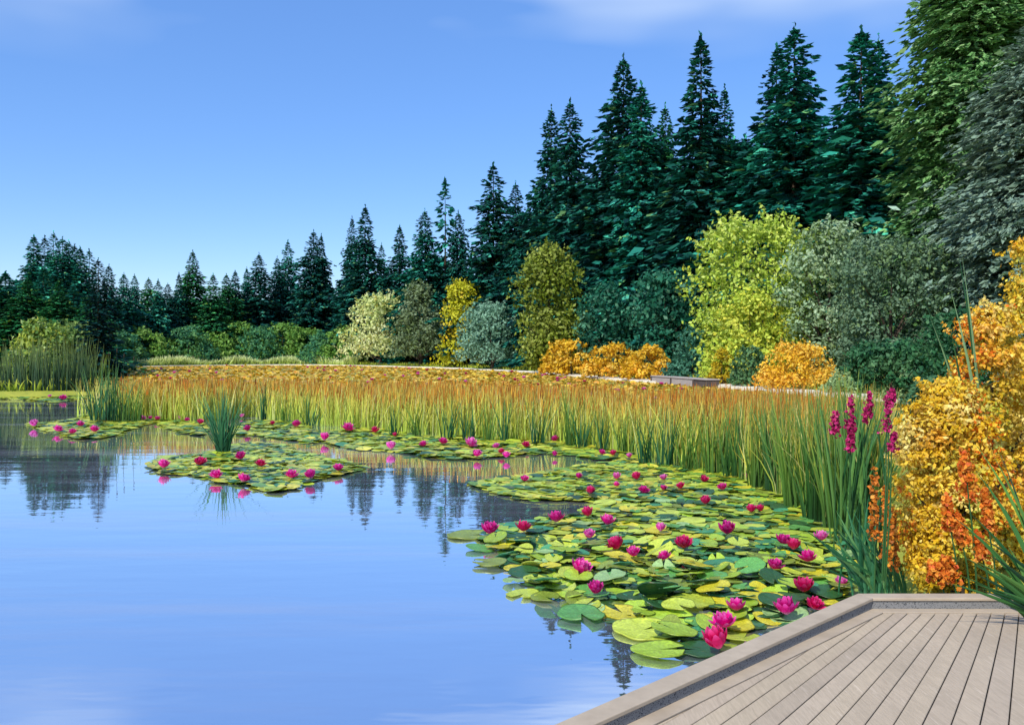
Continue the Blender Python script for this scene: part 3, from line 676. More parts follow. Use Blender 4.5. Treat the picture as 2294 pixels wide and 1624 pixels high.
def tuft(seed, px, py, ytop, n, spread_px, label, cols=dkreed, w=.035, fan=.10, name='reed_tuft', z=0.0, cat='reeds', group=None):
    X, Y, _ = gp(px, py, z); h = (py-ytop)*Y/F*1.03 + .14
    t = tuft_mesh(seed, n, h, spread_px*Y/F, w, fan, cols)
    o = link(name, t, M_reed, None, (X, Y, z)); return tag(o, label, cat, group)
tuft(1, 240, 944, 818, 80, 40, 'tall dark reed clump rising from the left pad raft near the inlet', dkreed, .036, .19, 'reed_clump')
tuft(2, 296, 946, 846, 42, 26, 'looser green reed clump on the left raft, right of the darkest clump', greed, .032, .2, 'reed_clump')
tuft(3, 500, 1016, 862, 70, 15, 'fanned dark blue-green reed clump standing on the small island of pads', (lin(22,66,44), lin(40,98,62), lin(78,128,78)), .03, .24, 'reed_clump')
tuft(4, 130, 884, 756, 260, 95, 'tall dense dark reeds on the spit at the left edge', dusk, .06, .07, 'reed_clump')
tuft(5, 40, 884, 770, 160, 70, 'dark reeds cut off by the left edge of the view', dusk, .06, .07, 'reed_clump')
tuft(6, 205, 878, 790, 70, 40, 'thin green reeds at the right tip of the left spit', greed, .045, .09, 'reed_clump')
dk = [(590,944,834,14,8),(640,946,872,10,9),(697,955,885,14,14),(884,978,888,12,10),(935,980,890,16,12),(1002,985,885,16,14),(1052,986,890,18,14),(1093,990,895,14,12),(1130,990,880,12,10),(1202,996,880,16,16),(1277,1000,845,12,10),(1300,1005,900,14,12),(1352,1010,900,14,12),(1400,1015,890,16,14),(1446,1042,920,20,16),(1490,1046,905,20,18),(1545,1056,910,24,20)]
for i, (px, py, yt, n, sp) in enumerate(dk):
    tuft(20+i, px, py, yt, n, sp, f"dark green reed tuft, {words[i]} from the left along the front of the reed bed", greed if i % 3 == 1 else dkreed, .03, .16, group='dark reed tufts along the bed')
rk = [(1600,1064,905,40,24),(1650,1072,890,44,28),(1702,1096,900,46,28),(1745,1104,880,50,30),(1790,1140,870,60,34),(1838,1166,860,60,34),(1880,1188,842,64,36),(1925,1200,850,60,34),(1962,1196,905,40,28)]
for i, (px, py, yt, n, sp) in enumerate(rk):
    tuft(60+i, px, py, yt, n, sp, f"tall leaning green reed clump, {words[i]} from the left in the dark right-hand stand", (lin(28,66,34), lin(62,106,48), lin(110,140,66)) if i % 2 else greed, .03, .11, 'reed_clump', group='tall reed clumps on the right')
# sparse thin dark stems with seed heads, left
def stems(name, pts, label, col, headcol, rad=.008, cat='reeds'):
    L, Hd = [], []
    b0 = pts[0][0]
    for b_, t_ in pts:
        mid_ = ((b_[0]*.45+t_[0]*.55)+.02, (b_[1]+t_[1])/2, b_[2]*.4+t_[2]*.6)
        L.append(([b_, mid_, t_], [rad, rad*.8, rad*.4], 5))
        a = np.array(t_); d = unit(a-np.array(mid_)); Hd.append(([tuple(a-d*.02), tuple(a+d*.06), tuple(a+d*.13)], [rad*.8, rad*2.2, rad*.5], 6))
    rt = thing(name, label, cat, b0)
    def sh(me):
        for v in me.vertices: v.co -= Vector(b0)
        return me
    def tin(me, c):
        at = me.color_attributes.new('tint', 'FLOAT_COLOR', 'POINT'); at.data.foreach_set('color', np.tile([*c, 1.0], len(me.vertices)))
        return me
    link('stem', tin(sh(tubes('stem', L)), col), M_reed, rt); link('seed_head', tin(sh(tubes('seed_head', Hd)), headcol), M_reed, rt)
    return rt
p = []
for px, yt, d in [(244,796,28),(262,788,28.3),(278,800,28),(300,806,28.5),(232,812,28)]:
    b_ = ((px-8-CX)*d/F, d, -.1); p.append((b_, up(px, yt, d)))
stems('sedge_stems', p, 'thin dark stems with knobbly heads above the left raft reeds', lin(40,58,34), lin(50,40,26), .010)
# ------------------------------------------------------------------ FAR FIELD OF GOLDEN PADS
def back_line():
    u = np.linspace(0, 1, 60); x0, y0, _ = bed_xy(u, 0*u); d = np.interp(y0, [10, 16, 24, 31], [.8, 2.0, 3.6, 4.4]); return bed_xy(u, d)[:2]
bx, by = back_line()
so = offset_line([tuple(q) for q in resample(shore + [(16.3, 35.0)], 60)], 0)
V = [(x, y, .012) for x, y in zip(bx, by)] + [(a, b_, .012) for a, b_ in so]
Fc = [(i, i+1, 61+i, 60+i) for i in range(59)]
tag(link('lily_mat', mesh_poly('lily_mat', V, Fc), M_mat), 'matted floating leaves between the reed bed and the far path', 'lily leaves', kind='stuff')
def field_pts(n, g):
    i = g.random(n)*59; a = i.astype(int); f = i-a; t = g.random(n)
    so_ = np.array(so); X0 = bx[a]*(1-f)+bx[(a+1).clip(0, 59)]*f; Y0 = by[a]*(1-f)+by[(a+1).clip(0, 59)]*f
    X1 = so_[a, 0]*(1-f)+so_[(a+1).clip(0, 59), 0]*f; Y1 = so_[a, 1]*(1-f)+so_[(a+1).clip(0, 59), 1]*f
    return X0+(X1-X0)*t, Y0+(Y1-Y0)*t
def pads_quads(X, Y, r_, z, g, cols, tilt=.1):
    """each pad: eight-sided disc drawn as four quads round the middle, notched"""
    n = len(X); a0 = g.uniform(0, 6.28, n); Q = []
    tx, ty = g.normal(0, tilt, n), g.normal(0, tilt, n)
    def pt(k, rr):
        a = a0 + k*(2*math.pi-.45)/8; dx, dy = np.cos(a)*rr, np.sin(a)*rr
        return np.stack([X+dx, Y+dy, z+dx*tx+dy*ty+.03*rr*np.cos(3*a)], 1)
    ctr = np.stack([X, Y, z-.015*r_], 1)
    for k in range(0, 8, 2): Q.append(np.stack([ctr, pt(k, r_), pt(k+1, r_*1.02), pt(k+2, r_)], 1))
    return np.concatenate(Q), np.concatenate([cols]*4)
g = np.random.default_rng(21)
X, Y = field_pts(60000, g); k = sdist(X, Y) < -.3; X, Y = X[k], Y[k]
golds = P_(((214,176,46), 3), ((196,166,52), 2), ((160,156,58), 2), ((222,188,84), 1.5), ((204,138,44), 1), ((122,130,50), 1))
V1, C1 = pads_quads(X, Y, g.uniform(.10, .24, len(X))*np.interp(Y, [20, 120], [.8, 1.35]), g.uniform(.03, .16, len(X)), g, pick(golds, len(X), g), .32)
tag(link('golden_lily_pads', mesh_quads('golden_lily_pads', V1, C1), M_pad), 'field of golden autumn lily leaves floating beyond the reed bed', 'lily pads', kind='stuff')
X, Y = field_pts(42000, g); k = sdist(X, Y) < -.2; X, Y = X[k], Y[k]; n = len(X)
gc = np.where((g.random(n) < .5)[:, None, None], ramp_cols(lin(168,150,52), lin(204,160,54), lin(206,138,48), n, g), ramp_cols(lin(140,148,58), lin(186,176,70), lin(214,184,86), n, g))
V1, C1 = blades(np.stack([X, Y, np.full(n, .0)], 1), g.uniform(.12, .38, n), g.uniform(.02, .05, n)*np.interp(Y, [20, 120], [.8, 2.2]), g.normal(0, .35, (n, 2)), g, gc)
tag(link('marsh_grass', mesh_quads('marsh_grass', V1, C1), M_grass), 'fine rusty-gold marsh grass standing among the golden lily leaves', 'grass', kind='stuff')
# ------------------------------------------------------------------ WATER LILIES
def petal_ring(g, n, L, W, el, z0, r0, cols, a0):
    V, C = [], []
    for k in range(n):
        az = a0 + 6.283*k/n + g.normal(0, .06); e = el + g.normal(0, .07); l = L*g.uniform(.9, 1.08)
        d = np.array([math.cos(az), math.sin(az), 0]); s = np.array([-math.sin(az), math.cos(az), 0]); u = np.array([0, 0, 1.])
        rows = []
        for f, wf in ((0, .40), (.35, 1.05), (.7, 1.0), (1, .22)):
            ee = e + .38*f; c = d*r0 + u*z0 + (d*math.cos(ee) + u*math.sin(ee))*l*f
            rows.append((c - s*W*wf*.5 + u*W*wf*.10, c - d*W*.06, c + s*W*wf*.5 + u*W*wf*.10))
        cc = [cols[0], cols[1], cols[2], cols[3]]
        j = 1 + g.normal(0, .10)
        for i in range(3):
            for q in range(2):
                V.append([rows[i][q], rows[i][q+1], rows[i+1][q+1], rows[i+1][q]]); C.append([np.array(cc[i])*j, np.array(cc[i])*j, np.array(cc[i+1])*j, np.array(cc[i+1])*j])
    return np.array(V), np.array(C)
deep = [lin(236,150,196), lin(214,20,132), lin(200,10,118), lin(226,80,170)]
mag = [lin(236,120,186), lin(232,24,150), lin(222,18,140), lin(240,110,190)]
crim = [lin(224,90,130), lin(210,16,92), lin(196,10,84), lin(222,70,136)]
pink = [lin(240,170,206), lin(228,80,172), lin(222,66,170), lin(242,150,206)]
def lily_parts(seed, cols, op=0.0):
    g = np.random.default_rng(seed)   # unit flower, 1 wide
    a, ca = petal_ring(g, 10, .50, .24, R(24)+op*1.5, .03, .05, cols, 0); b, cb = petal_ring(g, 9, .47, .22, R(44)+op*.9, .05, .045, cols, .3)
    c, cc = petal_ring(g, 8, .42, .18, R(62)+op*.4, .06, .035, cols, .1); d, cd = petal_ring(g, 6, .34, .13, R(76), .07, .02, cols, .2)
    st, cs = petal_ring(g, 14, .20, .03, R(70), .08, .03, [lin(240,190,40)]*4, 0)
    return (mesh_quads('outer_petals', np.concatenate([a, b]), np.concatenate([ca, cb])), mesh_quads('inner_petals', np.concatenate([c, d]), np.concatenate([cc, cd])), mesh_quads('stamens', st, cs))
kinds = {'deep magenta': lily_parts(1, deep), 'bright magenta': lily_parts(2, mag), 'crimson': lily_parts(3, crim), 'soft pink': lily_parts(4, pink)}
kn = list(kinds)
half = {k: lily_parts(20+i, c, .12) for i, (k, c) in enumerate(zip(kinds, (deep, mag, crim, pink)))}
flat_ = {k: lily_parts(40+i, c, -.16) for i, (k, c) in enumerate(zip(kinds, (deep, mag, crim, pink)))}
def one_mesh(parts):
    V, Fq, Cq = [], [], []
    for me in parts:
        n = len(me.vertices); co = np.zeros(n*3, np.float32); me.vertices.foreach_get('co', co); cl = np.zeros(n*4, np.float32); me.color_attributes['tint'].data.foreach_get('color', cl)
        V.append(co.reshape(-1, 4, 3)); Cq.append(cl.reshape(-1, 4, 4)[..., :3])
    return mesh_quads('lily_bloom', np.concatenate(V), np.concatenate(Cq))
FL = []   # (x, y, short description)
def lily(px, py, w_px, kind, label, group, z=.05, parts=True, short=None):
    X, Y, _ = gp(px, py + w_px*.28, z); w = w_px*Y/F
    if parts:
        t = thing('water_lily', label, 'water lily', (X, Y, z), random.uniform(0, 6.28), group)
        for nm_, me in zip(('outer_petals', 'inner_petals', 'stamens'), random.choice((kinds, kinds, half, flat_))[kind]): link(nm_, me, M_petal, t)
    else:
        t = link('water_lily', blooms[kind], M_petal, None, (X, Y, z)); tag(t, label, 'water lily', group); t.rotation_euler.z = random.uniform(0, 6.28)
    w *= random.uniform(1.15, 1.45); t.scale = (w, w, w*random.uniform(1.0, 1.2)); t.rotation_euler.x = R(random.uniform(-2, 22)); t.rotation_euler.y = R(random.uniform(-15, 15))
    if short: FL.append((X, Y, short))
    return t
blooms = {k: one_mesh(v) for k, v in kinds.items()}
near_rows = {
 'front': [(1613,1437,62,2),(1624,1392,50,1),(1650,1356,46,1),(1763,1364,50,0),(1824,1350,42,2)],
 'second': [(1296,1272,46,1),(1337,1318,42,0),(1733,1265,40,0),(1800,1314,46,2),(1883,1303,34,3)],
 'third': [(1322,1197,28,3),(1384,1219,42,2),(1418,1239,28,1),(1490,1245,32,1),(1533,1216,42,2),(1753,1209,36,0),(1777,1222,34,2),(1808,1247,44,0),(1839,1202,36,3)],
 'fourth': [(1096,1186,36,0),(1170,1180,38,2),(1247,1161,34,0),(1318,1149,30,2),(1359,1167,34,1),(1479,1182,30,3),(1580,1122,28,2),(1629,1186,40,0),(1683,1140,28,2),(1706,1139,22,2)],
}
for row, L in near_rows.items():
    L = sorted(L); 
    for i, (px, py, w, k) in enumerate(L):
        lily(px, py, w, kn[k], f"{kn[k]} water lily, {words[i]} from left in the {row} row of the near raft", 'water lilies on the near raft', z=.07, short=f"{words[i]} {row}-row lily")
fin = {'front': [(1322,1100,22,2),(1440,1097,26,0),(1381,1085,18,1),(1486,1093,18,0),(1527,1088,20,2),(1619,1090,26,0)],
       'back': [(1174,1072,20,1),(1296,1066,20,0),(1381,1068,20,3),(1427,1069,22,2),(1487,1070,20,3),(1575,1073,22,2),(1673,1066,20,0)],
       'reed-side': [(1348,1013,16,0),(1375,1015,16,2),(1411,1021,16,3),(1610,1042,20,2),(1636,1030,14,3)]}
for row, L in fin.items():
    for i, (px, py, w, k) in enumerate(sorted(L)):
        lily(px, py, w, kn[k], f"{kn[k]} water lily, {words[i]} from left in the {row} row of the finger raft", 'water lilies on the finger raft', short=None)
def row(L, place, group):
    for i, (px, py, w, k) in enumerate(sorted(L)):
        lily(px, py, w, kn[k], f"{kn[k]} water lily, {words[i]} from the left {place}", group)
row([(555,960,20,0),(611,947,15,2),(665,950,22,0),(726,980,24,1),(778,958,26,1),(841,964,18,2),(885,974,12,2),(876,1000,26,3),(949,995,17,0),(991,988,24,0),(1052,993,26,3),(1068,1017,22,1),(1112,998,17,3),(1124,1011,16,2),(1134,1020,18,1),(1177,996,18,2),(1196,978,14,3),(1244,983,20,0)], 'on the pad strip before the reeds', 'water lilies along the reed bed')
row([(366,1042,26,1),(449,1034,26,2),(484,1063,28,1),(542,1021,26,0),(544,1072,28,0),(583,1037,26,2),(652,1063,28,1),(698,1064,30,0),(757,1047,28,1)], 'on the small island raft', 'water lilies on the island raft')
row([(78,948,24,3),(128,960,22,1),(163,966,20,0),(179,950,20,1),(210,962,20,1)], 'on the left raft below the dark reeds', 'water lilies on the left raft')
row([(264,901,12,3),(319,937,14,3),(337,936,12,1),(353,937,15,0),(376,921,10,3),(401,936,10,3),(419,939,14,0),(447,946,16,2),(542,931,12,3),(1242,1016,14,0)], 'among the feet of the reeds', 'water lilies among reed feet')
row([(75,883,9,3),(97,884,8,3),(112,887,9,3),(141,890,18,0),(185,880,9,3),(218,889,11,3)], 'on the far pads at the left spit', 'water lilies by the left spit')
# distant pink dots over the golden field
g = np.random.default_rng(31); X, Y = field_pts(900, g); k = (sdist(X, Y) < -1); X, Y = X[k], Y[k]
px = CX + X*F/Y; py = HY + EYE*F/Y; cnt = 0
cell = set()
for x, y, a, b_ in zip(X, Y, px, py):
    if cnt >= 110 or not (235 < a < 1940): continue
    c_ = (int(a/18), int(b_/4))
    if c_ in cell: continue
    cell.add(c_); cnt += 1
    kd = kn[g.integers(0, 4)]
    o = link('water_lily', blooms[kd], M_petal, None, (x, y, .2)); w = g.uniform(.26, .40)*np.interp(y, [20, 120], [.8, 1.5]); o.scale = (w, w, w); o.rotation_euler.z = g.uniform(0, 6.28)
    tag(o, 'tiny pink water lily dotted over the golden leaf field beyond the reeds', 'water lily', 'distant pink lilies on the golden field')
# ------------------------------------------------------------------ LILY PADS
def pad_mesh(seed, seg=26):
    g = np.random.default_rng(seed); notch = R(g.uniform(14, 34)); ph = g.uniform(0, 6.28, 4); wob = g.uniform(.02, .06)
    V, C, Fc = [(0, 0, -.012)], [np.array((.9, .92, .8))], []
    rings = [(.35, -.006), (.7, .004), (.94, .02), (1.0, .036)]
    for ri, (rr, z) in enumerate(rings):
        for k in range(seg):
            a = notch/2 + (2*math.pi-notch)*k/(seg-1)
            r_ = rr*(1 + wob*math.sin(3*a+ph[0])*rr + .02*math.sin(7*a+ph[1])*rr)
            V.append((math.cos(a)*r_, math.sin(a)*r_, z*(1+.9*math.sin(2*a+ph[2])) + .018*rr*math.sin(5*a+ph[3])))
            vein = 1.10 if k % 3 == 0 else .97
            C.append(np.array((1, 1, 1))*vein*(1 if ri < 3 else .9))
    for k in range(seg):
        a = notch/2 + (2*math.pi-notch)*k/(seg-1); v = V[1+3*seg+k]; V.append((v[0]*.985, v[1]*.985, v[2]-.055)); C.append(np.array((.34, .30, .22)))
    for k in range(seg-1):
        Fc.append((0, 1+k, 2+k))
        for ri in range(4): Fc.append((1+ri*seg+k, 1+(ri+1)*seg+k, 2+(ri+1)*seg+k, 2+ri*seg+k))
    me = mesh_poly('lily_pad', V, Fc, tint=np.array(C), smooth=True); return me
pad_var = [pad_mesh(i) for i in range(8)]
for m_ in pad_var: m_.materials.append(M_pad)
def inpoly(X, Y, poly):
    ins = np.zeros(len(X), bool); q = np.array(poly)
    for i in range(len(q)):
        a, b_ = q[i], q[(i+1) % len(q)]
        ins ^= ((a[1] > Y) != (b_[1] > Y)) & (X < (b_[0]-a[0])*(Y-a[1])/(b_[1]-a[1]+1e-12)+a[0])
    return ins
pc = {'lime': (166,196,60), 'yellow': (214,202,54), 'yellow-green': (190,204,72), 'mid-green': (98,160,78), 'sea-green': (72,148,102), 'dark green': (48,92,50), 'olive': (130,146,54), 'pale green': (160,194,122)}
pcl = {k: lin(*v) for k, v in pc.items()}
near_poly = [gp(*p)[:2] for p in [(1075,1196),(1130,1176),(1240,1160),(1330,1140),(1385,1108),(1440,1080),(1560,1062),(1690,1075),(1740,1105),(1790,1150),(1860,1196),(1915,1250),(1912,1330),(1800,1375),(1690,1425),(1610,1462),(1520,1440),(1430,1400),(1330,1375),(1250,1345),(1200,1310),(1140,1262),(1100,1225)]]
g = np.random.default_rng(55)
cand = []
hand = [(1050,1197,104,'olive'),(1078,1228,74,'mid-green'),(1098,1262,78,'olive'),(1158,1272,60,'yellow'),(1150,1303,56,'pale green'),(1172,1328,76,'yellow-green'),(1222,1338,70,'olive'),(1302,1378,118,'mid-green'),(1442,1410,140,'yellow-green'),(1475,1458,122,'lime'),(1560,1452,110,'dark green'),(1590,1420,90,'sea-green'),(1500,1386,110,'lime'),(1395,1372,110,'yellow'),(1640,1400,110,'yellow'),(1260,1240,74,'dark green'),(1700,1340,120,'yellow'),(1545,1350,110,'yellow-green')]
hl = ['olive pad alone at the leftmost tip of the near raft', 'mid-green pad just right of the leftmost tip pad', 'olive oval pad overhanging open water below the leftmost tip', 'small yellow pad tucked right of the olive oval pad', 'pale green pad on the raft edge above the yellow-green edge pad', 'yellow-green pad bulging over open water on the raft edge', 'olive pad at the edge where the dark reflection begins', 'large mid-green pad over dark water at the front edge', 'longest yellow-green pad spanning the dark water at the front', 'bright lime pad nearest the deck, alone on dark water', 'dark green pad tucked against the deck kerb', 'sea-green pad between the deck kerb and the front lilies', 'wide lime pad behind the longest front pad', 'wide yellow pad behind the large mid-green front pad', 'yellow pad under the lowest front-row lily', 'dark green pad left of the first second-row lily', 'wide yellow pad behind the front-row lilies', 'wide yellow-green pad in the middle front of the raft']
pads = []
for (px, py, w, cn_), lb in zip(hand, hl):
    X, Y, _ = gp(px, py, .02); pads.append((X, Y, w*Y/F/2, cn_, lb))
names = list(pc); wts = np.array([3.6, 2.2, 3.6, 2.4, 1.6, 1.9, 1.6, 1.0]); wts /= wts.sum()
na = np.array(near_poly); lo, hi = na.min(0), na.max(0)
tries = 0; auto = []
while len(auto) < 820 and tries < 90000:
    tries += 1
    x, y = g.uniform(lo, hi)
    if not inpoly(np.array([x]), np.array([y]), near_poly)[0]: continue
    r_ = g.uniform(.085, .175) * (1.0 if y > 8.5 else 1.12)
    ok = all((x-q[0])**2 + (y-q[1])**2 > (.56*(r_+q[2]))**2 for q in pads) and all((x-q[0])**2 + (y-q[1])**2 > (.42*(r_+q[2]))**2 for q in auto)
    if ok: auto.append((x, y, r_, names[g.choice(8, p=wts)], None))
auto.sort(key=lambda q: q[1])
FLx = np.array([f[0] for f in FL]); FLy = np.array([f[1] for f in FL])
used = {}
def place_pad(q, i):
    x, y, r_, cn_, lb = q
    o = link('lily_pad', pad_var[i % 8], M_pad, None, (x, y, .018 + .022*((i*7) % 5)/4 + (g.uniform(.01, .10) if lb is None and g.random() < .42 else 0)))
    o.scale = (r_, r_*g.uniform(.86, 1.0), r_*g.uniform(.8, 1.3)); tl = 5 if lb else (11 if g.random() < .7 else 27)
    o.rotation_euler = (R(g.normal(0, tl*.6)), R(g.normal(0, tl*.6)), g.uniform(0, 6.28))
    j = g.normal(1, .10); o.color = (*[min(1, c*j) for c in pcl[cn_]], 1)
    if lb is None:
        d2 = (FLx-x)**2 + ((FLy-y)*.6)**2; k = int(np.argmin(d2)); dx, dy = x-FLx[k], (y-FLy[k])*.6
        rel = ('right of' if dx > 0 else 'left of') if abs(dx) > abs(dy) else ('behind' if dy > 0 else 'before')
        key = (cn_, rel, k); used.setdefault(key, []).append((math.hypot(dx, dy), o, key))
        tag(o, 'lily pad', 'lily pad', 'lily pads of the near raft')
    else: tag(o, lb, 'lily pad', 'lily pads of the near raft')
n_ind = 300 - len(pads)
for i, q in enumerate(pads + auto[:n_ind]): place_pad(q, i)
oc = ['nearest', 'second nearest', 'third nearest', 'fourth nearest', 'fifth nearest', 'sixth nearest', 'seventh nearest', 'eighth nearest', 'ninth nearest', 'tenth nearest']
for key, L in used.items():
    L.sort(key=lambda t: t[0])
    for r_, (d_, o, (cn_, rel, k)) in enumerate(L):
        o['label'] = f"{oc[r_] if len(L) > 1 else 'single'} {cn_} pad {rel} the {FL[k][2]} on the near raft"
# all other pads: far part of the near raft, finger raft, strip, island, left rafts
A = lambda L: [gp(*p)[:2] for p in L]
r4 = lambda x, y: (x/2.952, 777+y/2.952); r5 = lambda x, y: (679.9+x/2.952, 825.6+y/2.952)
rafts = [
 (A([r4(*p) for p in [(1000,772),(1090,738),(1300,715),(1480,690),(1560,655),(1640,642),(1870,652),(1960,692),(2130,742),(2294,775)]] + [r5(*p) for p in [(100,592),(250,612),(405,655),(330,683),(130,730),(40,745)]] + [r4(*p) for p in [(2130,850),(2050,888),(1900,950),(1800,962),(1700,928),(1500,903),(1400,878),(1300,843),(1100,848),(1020,820)]]), .10, .21, 1500),
 (A([r4(*p) for p in [(185,515),(300,508),(480,488),(560,455),(720,455),(900,470),(1040,470),(1200,490),(1340,520),(1360,575),(1330,590),(1200,568),(1130,540),(1040,502),(940,522),(830,552),(760,588),(640,612),(580,618),(420,588),(330,560)]]), .12, .24, 1300),
 (A([r4(*p) for p in [(-100,320),(165,318),(350,325),(540,312),(690,312),(680,342),(540,348),(350,372),(165,352),(-100,350)]]), .14, .3, 600),
 (A([r4(*p) for p in [(1560,520),(1700,490),(2000,500)]] + [r5(*p) for p in [(100,440),(300,400),(480,395),(700,440),(900,455),(1200,455),(1500,460),(1800,490),(2050,540),(2250,600),(2300,660),(2050,612),(1850,588),(1650,568),(1450,568),(1250,600),(1050,600),(900,598),(750,578),(600,553),(400,543),(240,513),(100,488)]] + [r4(*p) for p in [(2060,640),(1900,615),(1700,590),(1580,590)]]), .10, .22, 2600),
 (A([r5(*p) for p in [(1080,770),(1150,752),(1300,737),(1500,715),(1700,677),(1900,642),(2100,612),(2294,640)]] + [(1500,1046),(1600,1060),(1690,1078),(1560,1100),(1460,1112),(1390,1122)] + [r5(*p) for p in [(2050,876),(1850,882),(1600,878),(1430,868),(1320,828),(1200,803)]]), .10, .19, 1500),
]
SX, SY, SR, SC = [], [], [], []
for q in auto[n_ind:]: SX.append(q[0]); SY.append(q[1]); SR.append(q[2]); SC.append(pcl[q[3]])
sp = P_(((170,190,50), 4), ((194,200,64), 3), ((120,162,60), 2), ((70,128,70), 1.4), ((48,84,44), 1.5), ((206,196,60), 1))
for poly, r0, r1_, n in rafts:
    q = np.array(poly); X = g.uniform(q[:, 0].min(), q[:, 0].max(), 40000); Y = g.uniform(q[:, 1].min(), q[:, 1].max(), 40000)
    k = np.where(inpoly(X, Y, poly))[0][:n]; c = pick(sp, len(k), g, .14)
    SX += list(X[k]); SY += list(Y[k]); SR += list(g.uniform(r0, r1_, len(k))); SC += [tuple(t) for t in c]
# filler layer under the near raft so that only edges show water
X = g.uniform(lo[0], hi[0], 9000); Y = g.uniform(lo[1], hi[1], 9000); k = np.where(inpoly(X, Y, [tuple(np.array(p)*.985+np.array((.012*p[0], .0))) for p in near_poly]))[0][:900]
f0 = len(SX); SX += list(X[k]); SY += list(Y[k]); SR += list(g.uniform(.07, .13, len(k))); SC += [tuple(t) for t in pick(P_(((60,96,44), 3), ((104,132,48), 2), ((150,166,56), 1.4), ((66,116,76), 1.2)), len(k), g)]
SX, SY, SR, SC = map(np.array, (SX, SY, SR, SC))
z = g.uniform(.012, .05, len(SX)); z[f0:] = g.uniform(.006, .014, len(z)-f0)
tl = np.full(len(SX), .1)
Vp, Cp = pads_quads(SX, SY, SR, z, g, SC, .07)
tag(link('small_lily_pads', mesh_quads('small_lily_pads', Vp, Cp), M_pad), 'small green lily pads crowding the rafts around the open water', 'lily pads', kind='stuff')
# ------------------------------------------------------------------ PLANTS NEAR THE DECK
def fan_plant(name, label, cat, base, tips, w, cols, seed, mat=M_reed, fill=0, fillspread=.05):
    """leaf blades from one root to given tips, arching"""
    g = np.random.default_rng(seed); V, C = [], []
    tips = list(tips)
    for i in range(fill):
        a, b_ = random.choice(tips), random.choice(tips); f = g.random(); tips.append(tuple(np.array(a)*f + np.array(b_)*(1-f) + g.normal(0, .05, 3)))
    t = thing(name, label, cat, base); b0 = np.array(base)
    for tp in tips:
        e = np.array(tp)-b0; r0 = np.array([g.normal(0, fillspread), g.normal(0, fillspread*.7), -.04]); ww = w*g.uniform(.7, 1.2); c0 = np.array(cols[g.integers(0, len(cols))])*(1+g.normal(0, .12))
        side = unit(np.cross(e, np.array([0, 1., 0]))+g.normal(0, .25, 3)); pv = None; seg = 7
        for k in range(seg+1):
            f = k/seg; c = r0 + np.array([e[0]*f**1.35, e[1]*f**1.35, e[2]*(f*1.22-.22*f*f)]); wd = side*ww*.5*(1-f**2.6)*(.8+.4*math.sin(f*3.1))
            cur = (c-wd, c + np.array([0, -.12*ww, 0]), c+wd)
            if pv is not None:
                for q in range(2):
                    V.append([pv[q], pv[q+1], cur[q+1], cur[q]]); C.append([c0*(.9+.25*f)]*4)
            pv = cur
    link('blades', mesh_quads('blades', np.array(V), np.array(C)), mat, t)
    return t
bl = [lin(28,84,54), lin(52,112,72), lin(40,98,60), lin(92,140,84)]
base = gp(1962, 1326, .12)
tips = [up(px, py, base[1]+dy) for px, py, dy in [(1832,1238,-.35),(1850,1195,-.2),(1866,1170,-.1),(1885,1150,0),(1905,1135,.1),(1925,1120,.1),(1945,1105,.15),(1962,1085,.1),(1978,1090,.1),(1992,1110,.1),(2005,1130,.1),(1842,1215,-.3),(1890,1180,0),(1915,1160,0)]]
fan_plant('iris_clump', 'fanned blue-green iris leaves at the outer deck corner', 'plant', base, tips, .028, bl, 3, fill=34, fillspread=.10)
# tall strap leaves of the right reed stand
base = gp(1905, 1215, 0)
tips = [up(px, py, base[1]+dy) for px, py, dy in [(1880,850,.2),(1905,862,.1),(1940,850,0),(1962,840,-.1),(1985,868,0),(2030,905,.1),(2045,935,.1),(1860,870,.2),(1843,900,.2)]]
fan_plant('reed_clump', 'tallest strap-leaved reeds leaning right among the purple flower spikes', 'reeds', base, tips, .027, [lin(36,84,44), lin(64,112,56), lin(90,132,64)], 5, fill=18, fillspread=.16)
def spike_plant(name, label, cat, px, py0, py1, pyb, Y, cols, seed, lean=0, fl=.028, n=70, group=None, wide=.055):
    g = np.random.default_rng(seed); top = np.array(up(px, py0, Y)); bot = np.array(up(px-lean*.35, py1, Y)); root = np.array(up(px-lean, pyb, Y)); root[2] = max(root[2], -.1)
    t = thing(name, label, cat, tuple(root), 0, group)
    me = tubes('stem', [([(0,0,0), tuple((bot-root)*.6+np.array([.01,0,0])), tuple(bot-root), tuple(top-root)], [.007,.006,.005,.002], 6)])
    at = me.color_attributes.new('tint', 'FLOAT_COLOR', 'POINT'); at.data.foreach_set('color', np.tile([*lin(56,98,50), 1.0], len(me.vertices)))
    link('stem', me, M_reed, t)
    f = g.random(n); P = (bot-root) + (top-bot)*f[:, None]; d = unit(g.normal(0, 1, (n, 3))*np.array([1, 1, .5])); P = P + d*(wide*(1-.6*f)*g.uniform(.3, 1, n))[:, None]
    link('flower_spike', mesh_quads('flower_spike', np.concatenate([leaf_quads(P, d, fl, g, .8), leaf_quads(P, -d, fl, g, .8)]), np.concatenate([pick(cols, n, g), pick(cols, n, g)])), M_petal, t)
purp = P_(((176,36,96), 3), ((204,54,124), 2), ((142,24,74), 1.5))
for i, (px, a, b_, ln) in enumerate([(1872,922,972,4),(1907,892,962,8),(1906,962,1012,4),(1948,880,945,14),(1990,905,975,14),(1998,872,905,18),(2004,968,1010,20)]):
    spike_plant('purple_loosestrife', f"magenta-purple flower spike, {words[i]} from the left above the right-hand reeds", 'flower', px, a, b_, 1230 if px < 1985 else 1300, 9.3 if px < 1985 else 7.0, purp, 80+i, ln, .036 if px < 1985 else .024, 110, 'purple flower spikes', .075 if px < 1985 else .06)
orng = P_(((222,126,42), 3), ((232,156,56), 2.4), ((204,100,34), 1.4), ((232,116,66), .6))
